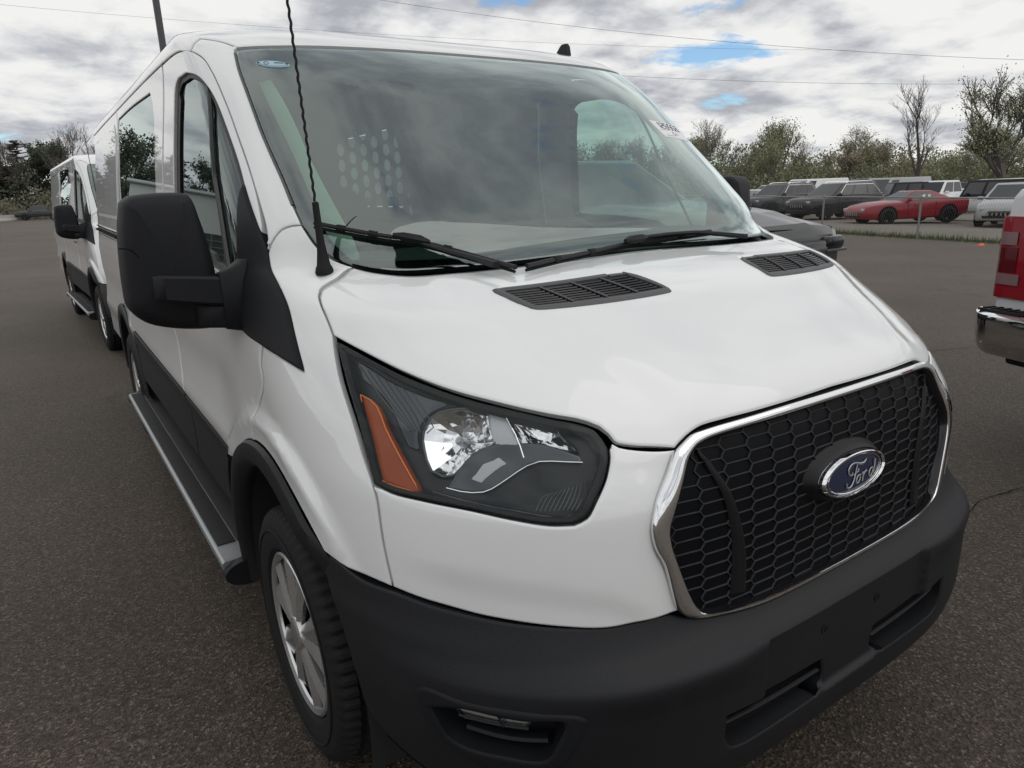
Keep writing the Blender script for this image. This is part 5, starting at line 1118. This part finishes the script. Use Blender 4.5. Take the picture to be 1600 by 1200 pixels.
# ---------------------------------------------------------------- the two near pickups
def near_dark_suv():
    x0,x1,yf=1.66,3.66,2.45
    R=empty('dark_suv',(3.27,2.68,.05),0,label='dark grey SUV parked on the far side of the front van, only its hood showing',cat='SUV')
    hw=1.0
    st=[(0,.50,1.00,.90,.02),(.05,.42,1.06,.955,.05),(.35,.40,1.115,.985,.085),(.8,.40,1.16,1.0,.10),(1.3,.40,1.20,1.0,.10),(1.6,.40,1.22,1.0,.06),(3.6,.42,1.22,1.0,.02),(3.62,.45,1.20,1.0,0),(5.8,.5,1.2,.99,0)]
    g=MB(); rows=[]
    for y,z0,z1,h,cr in st:
        H=[(h*.92,z0),(h*.99,z0+.1),(h,z0+.35),(h*.992,z1-.12),(h*.965,z1-.035),(h*.88,z1),(h*.60,z1+cr*.55),(h*.52,z1+cr*.95),(h*.25,z1+cr*.9),(0,z1+cr*.88)]
        rows.append([(a,y,b) for a,b in H]+[(-a,y,b) for a,b in H[-2::-1]])
    n=len(rows[0]); g.add([p for r in rows for p in r],[(i*n+j,i*n+(j+1)%n,(i+1)*n+(j+1)%n,(i+1)*n+j) for i in range(len(rows)-1) for j in range(n)]+[tuple(range(n)),tuple((len(rows)-1)*n+j for j in range(n))]); g.build('body',M['suvgrey'],R,ang=30)
    g=MB()
    for s in (-1,1): g.tube([(s*.88,.06,1.055),(s*.90,.4,1.105),(s*.905,1.3,1.157)],.004,4)
    g.tube([(-.86,.045,1.045),(0,.02,1.07),(.86,.045,1.045)],.005,4); g.build('hood_gap',M['void'],R)
    g=MB(); g.box((0,-.03,.80),(1.25,.10,.34),0,.03); g.build('grille',M['gblack'],R)
    g=MB()
    for z in (.70,.80,.90): g.box((0,-.085,z),(1.2,.03,.035),0,.01)
    g.build('grille_bar',M['ventgrey'],R)
    for s in (-1,1):
        g=MB(); g.box((s*.80,.035,.935),(.28,.14,.11),0,.03); hl=g.build('headlight',M['gblack'],R); g=MB(); g.box((s*.84,-.034,.94),(.16,.012,.05),0,.004); g.build('lamp_unit',M['lampgrey'],hl)
        g=MB(); g.box((s*.80,-.01,.875),(.28,.10,.02),0,.006); g.build('light_bar',M['ventgrey'],R)
    g=MB(); g.box((0,.03,.53),(1.84,.20,.24),0,.06); g.build('front_bumper',M['blackp'],R)
    g=MB(); vs=[]; house(g,(-.1,3.0),(.75,2.6),.95,.74,1.15,1.70); g.v=[(b,a+1.5,c) for a,b,c in g.v]; g.build('cabin',M['suvgrey'],R,ang=40)
    g=MB(); quad_on(g,(-.95,1.4,1.15),(.95,1.4,1.15),(.74,2.25,1.70),(-.74,2.25,1.70),.06,.94,.06,.92,(0,-.55,.83),.008); g.build('windscreen',M['cglass'],R,ang=None)
    for s in (-1,1):
        for u0,u1 in ((.08,.34),(.38,.64),(.68,.93)): g=MB(); quad_on(g,(s*.95,4.5,1.15),(s*.95,1.4,1.15),(s*.74,2.25,1.70),(s*.74,4.1,1.70),u0,u1,.14,.88,(s*.93,0,.36),.008); g.build('side_window',M['cglass'],R,ang=None)
        g=MB(); g.box((s*1.08,1.75,1.22),(.22,.12,.15),0,.04); g.build('side_mirror',M['suvgrey'],R)
    for s in (-1,1):
        for y in (.95,4.6):
            g=MB(); g.lathe_x([(s*.86,.2),(s*.98,.26),(s*.985,.36),(s*.96,.40),(s*.74,.40),(s*.72,.2)],(0,y,.40),28); g.build('wheel',M['rubber'],R)
def near_white_pickup():
    th=math.radians(-21); x0,y0=3.055,1.165
    # local: x forward (away), y to its left; rear left corner at local (0,+1.0)
    c,s=math.cos(th),math.sin(th); ox=x0-(-s*1.0); oy=y0-(c*1.0)
    R=empty('white_pickup',(ox,oy,float(gz(3.0,1.2))+.03),th,label='near white pickup at the right edge with red tail light and chrome step bumper',cat='pickup')
    g=MB()
    st=[(.14,.62,1.40,.93),(.15,.60,1.41,.955),(.19,.58,1.415,.975),(.30,.56,1.42,.985),(1.2,.50,1.42,.99),(2.1,.50,1.42,.99)]
    rows=[]
    for x,z0,z1,h in st:
        H=[(h*.96,z0),(h*.995,z0+.12),(h,z0+.35),(h*.995,z1-.18),(h*.975,z1-.04),(h*.94,z1),(h*.84,z1)]
        rows.append([(x,a,b) for a,b in H]+[(x,-a,b) for a,b in H[::-1]])
    n=len(rows[0]); g.add([p for r in rows for p in r],[(i*n+j,i*n+(j+1)%n,(i+1)*n+(j+1)%n,(i+1)*n+j) for i in range(len(rows)-1) for j in range(n)]+[tuple(range(n)),tuple((len(rows)-1)*n+j for j in range(n))])
    bed=g.build('bed',M['cwhite'],R,ang=35)
    g=MB(); loft_body(g,[(2.12,.48,1.30,.98,0),(4.0,.46,1.28,.99,.02),(4.8,.46,1.22,.98,.08),(5.6,.48,1.14,.92,.06),(5.75,.55,1.0,.88,0)]); g.build('front_body',M['cwhite'],R,ang=35)
    g=MB(); house(g,(2.15,4.2),(2.3,3.5),.95,.74,1.25,1.95); g.build('cabin',M['cwhite'],R,ang=40)
    g=MB(); g.box((.13,0,1.02),(.05,1.42,.68),0,.02); g.build('tailgate',M['cwhite'],R)
    # tail lights wrap the corner
    for sg in (-1,1):
        tl=empty('tail_light'); tl.parent=R
        def lay(z0,z1,y0_,y1_,pr,nm,mt):
            g=MB(); rows=[]
            for z in np.linspace(z0,z1,6):
                k=(z-.83)/.44; xin=.128-pr
                ring=[(xin,sg*y) for y in np.linspace(y0_,y1_-.03,5)]+([(xin+.008,sg*(y1_-.01)),(xin+.03,sg*(y1_+.001)),(xin+.07,sg*(y1_+.004)),(xin+.12,sg*(y1_+.002))] if y1_>.95 else [(xin+.004,sg*y1_)])
                rows.append([(x,y,z) for x,y in ring])
            n=len(rows[0]); g.add([p for r in rows for p in r],[(i*n+j,i*n+j+1,(i+1)*n+j+1,(i+1)*n+j) for i in range(5) for j in range(n-1)]); 
            for row in (rows[0],rows[-1]): g.add(row+[(row[-1][0]+.02,row[0][1],row[0][2])],[tuple(range(n+1))])
            g.build(nm,mt,tl,ang=50)
        lay(.82,1.27,.74,.976,.000,'red_lens',M['red'])
        lay(1.115,1.185,.85,.964,.006,'reverse_lens',M['revl'])
        lay(.965,1.10,.84,.966,.006,'brake_lens',M['redd'])
        lay(.895,.955,.81,.970,.006,'reverse_lens',M['revl'])
    # chrome step bumper
    g=MB(); ys=np.r_[np.linspace(-1.0,-.80,7),np.linspace(-.6,.6,5),np.linspace(.80,1.0,7)]; rows=[]
    for y in ys:
        k=max(0,(abs(y)-.80)/.2); xr=.13*k*k-.06
        rows.append([(xr+.16,y,.755),(xr+.03,y,.755),(xr+.005,y,.745),(xr,y,.715),(xr+.012,y,.62),(xr+.03,y,.555),(xr+.06,y,.52),(xr+.16,y,.50)])
    n=8; g.add([p for r in rows for p in r],[(i*n+j,i*n+j+1,(i+1)*n+j+1,(i+1)*n+j) for i in range(len(ys)-1) for j in range(n-1)]+[tuple(range(n)),tuple((len(ys)-1)*n+j for j in range(n))]); g.build('step_bumper',M['chrome'],R,ang=40)
    for sg in (-1,1):
        g=MB(); g.box((.055,sg*.80,.762),(.10,.26,.014),0,.003)
        for i in range(5): g.box((.055,sg*(.70+.05*i),.772),(.075,.018,.008),0)
        g.build('step_pad',M['blackp'],R)
    g=MB(); g.box((.10,0,.50),(.12,1.5,.05),0,.02); g.build('bumper_valance',M['blackp'],R)
    for sg in (-1,1):
        for x in (1.25,4.75):
            g=MB(); g.lathe_x([(-.12,.24),(-.12,.36),(-.09,.40),(.09,.40),(.12,.36),(.12,.24),(.06,.01)],(0,0,0),28); g.v=[(b+x,a+sg*.86,c+.40) for a,b,c in g.v]; g.build('wheel',M['rubber'],R)
# ---------------------------------------------------------------- vegetation
def tree_meshes(seed,h,spread=.5,leaf=0,leaf_size=.08,twig=.012,trunk_r=.16,levels=4,up=.6,leafmat='leafy',bark='bark',split=3,first=.28):
    rs=random.Random(seed); T=MB(); Cw=MB()
    def grow(p,d,l,r,lev):
        n=3; pts=[p]; q=np.array(p); dd=np.array(d)
        for i in range(n):
            dd=dd+np.array([rs.gauss(0,.11),rs.gauss(0,.11),rs.gauss(.03,.07)]); dd/=np.linalg.norm(dd); q=q+dd*l/n; pts.append(q.copy())
        r1=r*.62; (T if lev<=1 else Cw).tube(pts,np.linspace(r,max(r1,twig*.5),n+1),5 if lev<2 else 3,0,cap=False)
        if lev>=levels:
            for _ in range(leaf):
                c=pts[rs.randrange(1,n+1)]+np.array([rs.gauss(0,.35),rs.gauss(0,.35),rs.gauss(0,.3)])*spread; a=rs.uniform(0,6.28); b=rs.uniform(-.8,.8); s=leaf_size*rs.uniform(.5,1.3)
                u=np.array([math.cos(a),math.sin(a),b*.5])*s; v=np.array([-math.sin(a)*.4,math.cos(a)*.4,.8])*s; Cw.add([c-u-v,c+u-v*.6,c+u*.7+v,c-u*.5+v],[(0,1,2,3)],1)
            return
        k=split+(1 if rs.random()<.4 else 0)+(1 if lev>=2 else 0)
        for i in range(k):
            az=rs.uniform(0,6.28); t=rs.uniform(.45,1.0) if lev>0 else rs.uniform(.45,1); base=pts[0]+(pts[-1]-pts[0])*t if lev==0 else pts[min(n,max(1,int(t*n+.5)))]
            sp=spread*rs.uniform(.6,1.25); nd=dd*(1-.35*sp)+np.array([math.cos(az)*sp,math.sin(az)*sp,up*.35]); nd/=np.linalg.norm(nd); grow(base,nd,l*rs.uniform(.52,.80),r1*rs.uniform(.55,.85),lev+1)
        grow(pts[-1],dd,l*.72,r1*.9,lev+1)
    grow(np.zeros(3),np.array([rs.gauss(0,.04),rs.gauss(0,.04),1.]),h*first,trunk_r,0)
    zmax=max(p[2] for p in Cw.v); k=h/zmax
    for B_ in (T,Cw): B_.v=[(x*k,y*k,z*k) for x,y,z in B_.v]
    return T,Cw,[M[bark],M[leafmat]]
def make_tree(name,tm,label,x,y,group,bury=.1,s=1,rz=0):
    T,Cw,mats=tm; R=empty(name,(x,y,max(float(gz(x,y)),-1.9)-bury),rz,label=label,cat='tree',group=group); T.build('trunk',mats[0],R,ang=60,fixn=False); Cw.build('crown',mats,R,ang=None,fixn=False); R.scale=(s,s,s); return R
def conifer_meshes(seed,h,rad):
    rs=random.Random(seed); T=MB(); Cw=MB(); T.tube([(0,0,0),(0,0,h*.5),(0,0,h)],[.17,.11,.015],6,cap=False)
    z=h*.08
    while z<h*.995:
        f=1-z/h; R=rad*(f**.55)*rs.uniform(.55,1.2)+.15; nb=7 if f>.3 else 5
        for i in range(nb):
            a=rs.uniform(0,6.28); L=R*rs.uniform(.55,1.1); dr=rs.uniform(-.28,.12); u=np.array([math.cos(a),math.sin(a),0]); sdv=np.array([-u[1],u[0],0]); b0=np.array([0,0,z]); tip=b0+u*L+np.array([0,0,L*dr+.1*L])
            T.tube([b0,tip],[.022,.006],3,cap=False)
            for j in range(5):
                t=.25+.75*j/4; c=b0*(1-t)+tip*t; w=(.34*L*(1.1-t)+.10)*rs.uniform(.6,1.2); dz=rs.uniform(-.16,-.02); e=u*rs.uniform(.18,.34)
                Cw.add([c-e,c+sdv*w+np.array([0,0,dz]),c+e*1.4+np.array([0,0,.04]),c-sdv*w+np.array([0,0,dz])],[(0,1,2,3)])
                Cw.add([c-e*.6+np.array([0,0,-.10]),c+sdv*w*.5+np.array([0,0,rs.uniform(.02,.14)]),c+e*1.2,c-sdv*w*.4+np.array([0,0,-.12])],[(0,1,2,3)])
        z+=h*rs.uniform(.014,.026)
    return T,Cw,[M['barkd'],M['conif']]
def build_trees():
    bare=tree_meshes(6,10.6,.56,0,twig=.016,trunk_r=.20,levels=5,bark='barkd',first=.27,split=2)
    bud=[tree_meshes(11,9,.62,4,.036,twig=.02,trunk_r=.20,levels=5,leafmat='leafg',first=.2,split=2),tree_meshes(14,8,.55,3,.034,twig=.02,trunk_r=.14,levels=5,leafmat='leafy',first=.24,split=2),tree_meshes(21,8.5,.5,1,.034,twig=.02,trunk_r=.13,levels=5,leafmat='leafg',first=.25,split=2)]
    big=tree_meshes(31,11.2,.66,2,.036,twig=.022,trunk_r=.26,levels=5,leafmat='leafg',bark='barkd',first=.2)
    gR='trees along the far edge of the fenced lot'
    make_tree('bare_tree',bare,'tall leafless tree standing above the tree line right of the van',62.0,31.7,None)
    make_tree('budding_tree',big,'broad pale green tree at the right edge, tallest on that side',62.5,25.0,None,rz=.7)
    src=[make_tree('budding_tree',bud[0],'pale green budding tree in the row beyond the fenced lot',63.2,46.8,gR),make_tree('budding_tree',bud[1],'pale green budding tree in the row beyond the fenced lot',67.0,40.5,gR),make_tree('budding_tree',bud[2],'pale green budding tree in the row beyond the fenced lot',57.0,50.5,gR)]
    random.seed(5)
    def cp(o,x,y,s,rz=None,label=None):
        c=copy_tree(o); c.location=(x,y,max(float(gz(x,y)),-1.9)-.1); c.scale=(s,s,s*rnd(.9,1.1)); c.rotation_euler=(0,0,rnd(0,6.28) if rz is None else rz)
        if label: c['label']=label
        return c
    C0=np.array([-1.379,-.722])
    for u,dp,s,k in [(1120,72,.95,2),(1165,78,.85,1),(1190,70,.75,0),(1238,84,1.0,2),(1300,72,.62,1),(1330,80,.8,0),(1362,76,.95,1),(1395,82,.75,2),(1455,74,.72,0),(1480,70,.8,2),(1505,78,1.0,1),(1530,70,.8,0),(1585,74,1.1,2),(1610,66,1.0,0),(1280,88,.9,1),(1345,92,.9,2),(1420,90,.8,1),(1650,70,1.1,1),(1080,80,1.0,0),(1040,78,.9,2),(1000,82,1.0,1),(950,84,.95,0),(900,86,1.0,2)]:
        p=C0+FH*dp+RH*dp*(u-800)/1093.7*1.02; cp(src[k],p[0],p[1],s*.92)
    # conifer wood on the left, running on beyond the picture
    con=[tree_meshes(52,11,.50,26,.060,twig=.02,trunk_r=.16,levels=4,leafmat='conif',bark='barkd',first=.2,split=2),conifer_meshes(8,11,3.1),tree_meshes(57,12.5,.46,26,.060,twig=.02,trunk_r=.17,levels=4,leafmat='conif',bark='barkd',first=.22,split=2)]
    gl='dark evergreens at the far edge of the lot on the left'; lb='dark evergreen in the wood behind the far left of the lot'
    srcL=[make_tree('evergreen_tree',con[i],lb,*p,gl) for i,p in enumerate([(-9,128),(-4.5,131),(2.5,134)])]
    for i,x in enumerate(np.r_[np.arange(-70,-10,3.1),np.arange(-13,16,1.55)]):
        if x>-20: y=132+rnd(-4,5)
        else: y=126+rnd(-7,7)
        cp(srcL[i%3],x+rnd(-.8,.8),y,rnd(1.15,1.5) if x<-12 else rnd(.62,.95) if x<-1 or i%4 else 1.02)
    bl=tree_meshes(41,14,.42,0,twig=.03,trunk_r=.17,levels=5,bark='bark',first=.3)
    b0=make_tree('bare_tree',bl,'tall bare tree rising through the conifers at the left',5.4,128,None)
    for x,y,s in ((9.5,131,.8),(12.5,129,.72),(-1.5,133,.85),(15,127,.75)): c=cp(b0,x,y,s,label='slender bare tree among the conifers at the left'); c['group']='bare trees among the conifers'
    ORD=['first','second','third','fourth','fifth','sixth','seventh','eighth','ninth','tenth','eleventh','twelfth','thirteenth','fourteenth','fifteenth','sixteenth','seventeenth','eighteenth','nineteenth','twentieth','twenty-first','twenty-second','twenty-third','twenty-fourth','twenty-fifth','twenty-sixth','twenty-seventh','twenty-eighth','twenty-ninth','thirtieth','thirty-first','thirty-second']
    def bearing(o): return math.atan2(o.location.x+1.379,o.location.y+.722)
    def order(grp,fmt,sel):
        L=sorted([o for o in COL.objects if o.parent is None and o.get('group')==grp and sel(o)],key=bearing)
        for i,o in enumerate(L): o['label']=fmt%ORD[i]
    order(gR,'pale green budding tree beyond the fenced lot, %s counted from left to right',lambda o:True)
    order(gl,'dark evergreen behind the far pickup, %s in the wood counted from the left edge',lambda o:bearing(o)>math.radians(-3.2))
    for o in COL.objects:
        if o.get('group')==gl and bearing(o)<=math.radians(-3.2): o['label']='dark evergreen beyond the left edge, seen only mirrored in the van windows'
    order('bare trees among the conifers','slender bare tree among the dark conifers, %s counted from the left',lambda o:True)
    # dense undergrowth below the trees
    random.seed(9); g=MB()
    def brush(p0,p1,h,n,mi,dep=5,sz=.45):
        for _ in range(n):
            t=random.random(); q=np.array(p0)*(1-t)+np.array(p1)*t; q=q+np.array([rnd(-dep,dep),rnd(-dep,dep)]); z=max(float(gz(*q)),-1.9)+h*(random.random()**1.1)*(.55+.45*math.sin(q[0]*.9+q[1]*.6)*math.sin(q[0]*.31+1.3)); a=rnd(0,6.28); s=sz*rnd(.5,1.3)
            u=np.array([math.cos(a)*s,math.sin(a)*s,rnd(-.2,.2)*s]); v=np.array([rnd(-.3,.3)*s,rnd(-.3,.3)*s,s*rnd(.5,1.1)]); c=np.array([*q,z]); g.add([c-u-v,c+u*.6-v,c+u+v*.7,c-u*.4+v],[(0,1,2,3)],mi)
    A=C0+FH*74-RH*2; B_=C0+FH*74+RH*66
    brush(A,B_,4.6,70000,0,sz=.085); brush(A,B_,4.4,70000,1,dep=4,sz=.085); brush(A+FH*14,B_+FH*14,7.2,60000,0,dep=6,sz=.11); brush(A+FH*14,B_+FH*14,7.0,60000,1,dep=6,sz=.11)
    tag(g.build('undergrowth',[M['leafg'],M['brush']],ang=None,fixn=False),kind='stuff')
    g=MB(); brush((-75,124),(22,126),1.6,9000,0,dep=3,sz=.22); brush((-75,131),(26,134),9.5,42000,1,dep=5,sz=.20); brush((-20,126),(26,128),5.0,12000,0,dep=4,sz=.16)
    tag(g.build('wood_floor_brush',[M['brush'],M['conif']],ang=None,fixn=False),kind='stuff')
def build_rest():
    # lamp pole behind the vans
    p=LAMP; R=empty('lamp_pole',(p[0],p[1],0),0,label='dark square lamp pole rising behind the vans at the upper left',cat='lamp pole')
    g=MB(); g.box((0,0,4.8),(.20,.20,9.6),0,.02); g.build('pole',M['pole'],R)
    g=MB(); g.tube([(0,0,9.5),(0,-.9,9.75)],.05,8); g.tube([(0,0,9.5),(0,.9,9.75)],.05,8); g.build('bracket_arm',M['pole'],R)
    for s in (-1,1): g=MB(); g.box((0,s*1.2,9.78),(.36,.7,.16),0,.04); g.build('lamp_head',M['pole'],R)
    g=MB(); g.tube([(0,0,0),(0,0,.75)],[.32,.30],16); g.build('concrete_base',M['concrete'],R)
    # overhead wires
    C3=np.array([-1.379,-.722,1.49])
    def wire(u0,v0,u1,v1,d0,d1,label):
        pass
    for (a,b,lab) in WIRES:
        a=np.array(a);b=np.array(b); P=[a*(1-t)+b*t+np.array([0,0,-1.2*4*t*(1-t)]) for t in np.linspace(0,1,24)]; g=MB(); g.tube(P,.0075,4); tag(g.build('overhead_wire',M['wiregrey'],ang=60),lab,'wire','overhead wires crossing the sky')
    # concrete barrier block and marker pole far left
    g=MB(); pr=[(-.35,0),(-.35,.12),(-.16,.40),(-.12,.80),(.12,.80),(.16,.40),(.35,.12),(.35,0)]; g.prism([(0,a,b) for a,b in pr],(-1.6,0,0),(1.6,0,0)); o=g.build('concrete_barrier',M['concrete'],ang=25); o.location=(-4.2,117,0); o.rotation_euler=(0,0,.25); tag(o,'white concrete barrier block lying far off at the left edge','barrier')
    g=MB(); g.tube([(0,0,0),(-.25,0,3.4)],.05,6); o=g.build('marker_pole',M['concrete']); o.location=(2.9,121,0); tag(o,'thin pale leaning marker pole above the far left pickup','pole')
    # orange cone that has been run over, at the edge of the verge
    g=MB(); g.box((0,0,.02),(.36,.36,.035),0,.01); K=14; prof=[(.14,.03,0),(.12,.10,.02),(.10,.14,.07),(.06,.17,.14),(.03,.18,.20)]
    for i in range(len(prof)-1):
        r,z,x=prof[i]; r2,z2,x2=prof[i+1]; g.add([(x+r*math.cos(t),r*math.sin(t),z) for t in np.linspace(0,6.283,K,endpoint=False)]+[(x2+r2*math.cos(t),r2*math.sin(t),z2) for t in np.linspace(0,6.283,K,endpoint=False)],[(k,(k+1)%K,K+(k+1)%K,K+k) for k in range(K)])
    o=g.build('traffic_cone',M['orange']); o.location=(*ORANGE,float(gz(*ORANGE))); o.scale=(.5,.5,.3); tag(o,'small flattened orange cone at the edge of the grass verge','cone')
    # auction shed to the left of the picture, seen mirrored in the van glass
    R=empty('long_shed',(-12.0,48,0),math.radians(96),label='long white sided shed with a dark block base, seen in the van window reflection',cat='shed')
    g=MB(); g.box((0,0,2.75),(6,13,2.3)); g.build('siding_wall',M['siding'],R)
    g=MB(); g.box((0,0,.8),(5.9,12.9,1.6)); g.build('block_base',M['block'],R)
    g=MB(); g.prism([(-3.2,0,3.9),(3.2,0,3.9),(3.2,0,3.98),(0,0,4.3),(-3.2,0,3.98)],(0,-6.7,0),(0,6.7,0)); g.build('roof',M['galv'],R)
    g=MB()
    for sx in (-1,1):
        for i in range(16): g.box((sx*2.97,-6+i*.8,.8),(.05,.05,1.6))
        for z in (.4,.8,1.2): g.box((sx*2.97,0,z),(.05,12.9,.05))
    g.build('mortar_joint',M['mortar'],R)
SHARK=(.77,2.02,2.048)
LAMP=(3.5,27.5)
WIRES=[((-20,72,17.4),(60,36.8,12.0),'thin overhead wire dipping behind the van roof from the upper left'),((10,39.8,12.5),(46,5,5.2),'thin overhead wire slanting down to the right across the clouds'),((12,47,10.9),(50,8,5.4),'lowest thin overhead wire passing just above the roof antenna')]
ORANGE=(19.2,7.9)
van=build_van('white cargo van with black bumper and chrome grille filling the foreground','white cargo vans parked nose to tail')
van2=copy_tree(van); van2.location=(.10,6.82,0); van2.rotation_euler=(0,0,math.radians(2.2)); van2['label']='second white cargo van parked behind the front van, partly showing at the left'
F0_,F1_,Fd_=build_ground(); build_fence(F0_,F1_,Fd_)
near_dark_suv(); near_white_pickup(); build_cars(); build_trees(); build_rest()
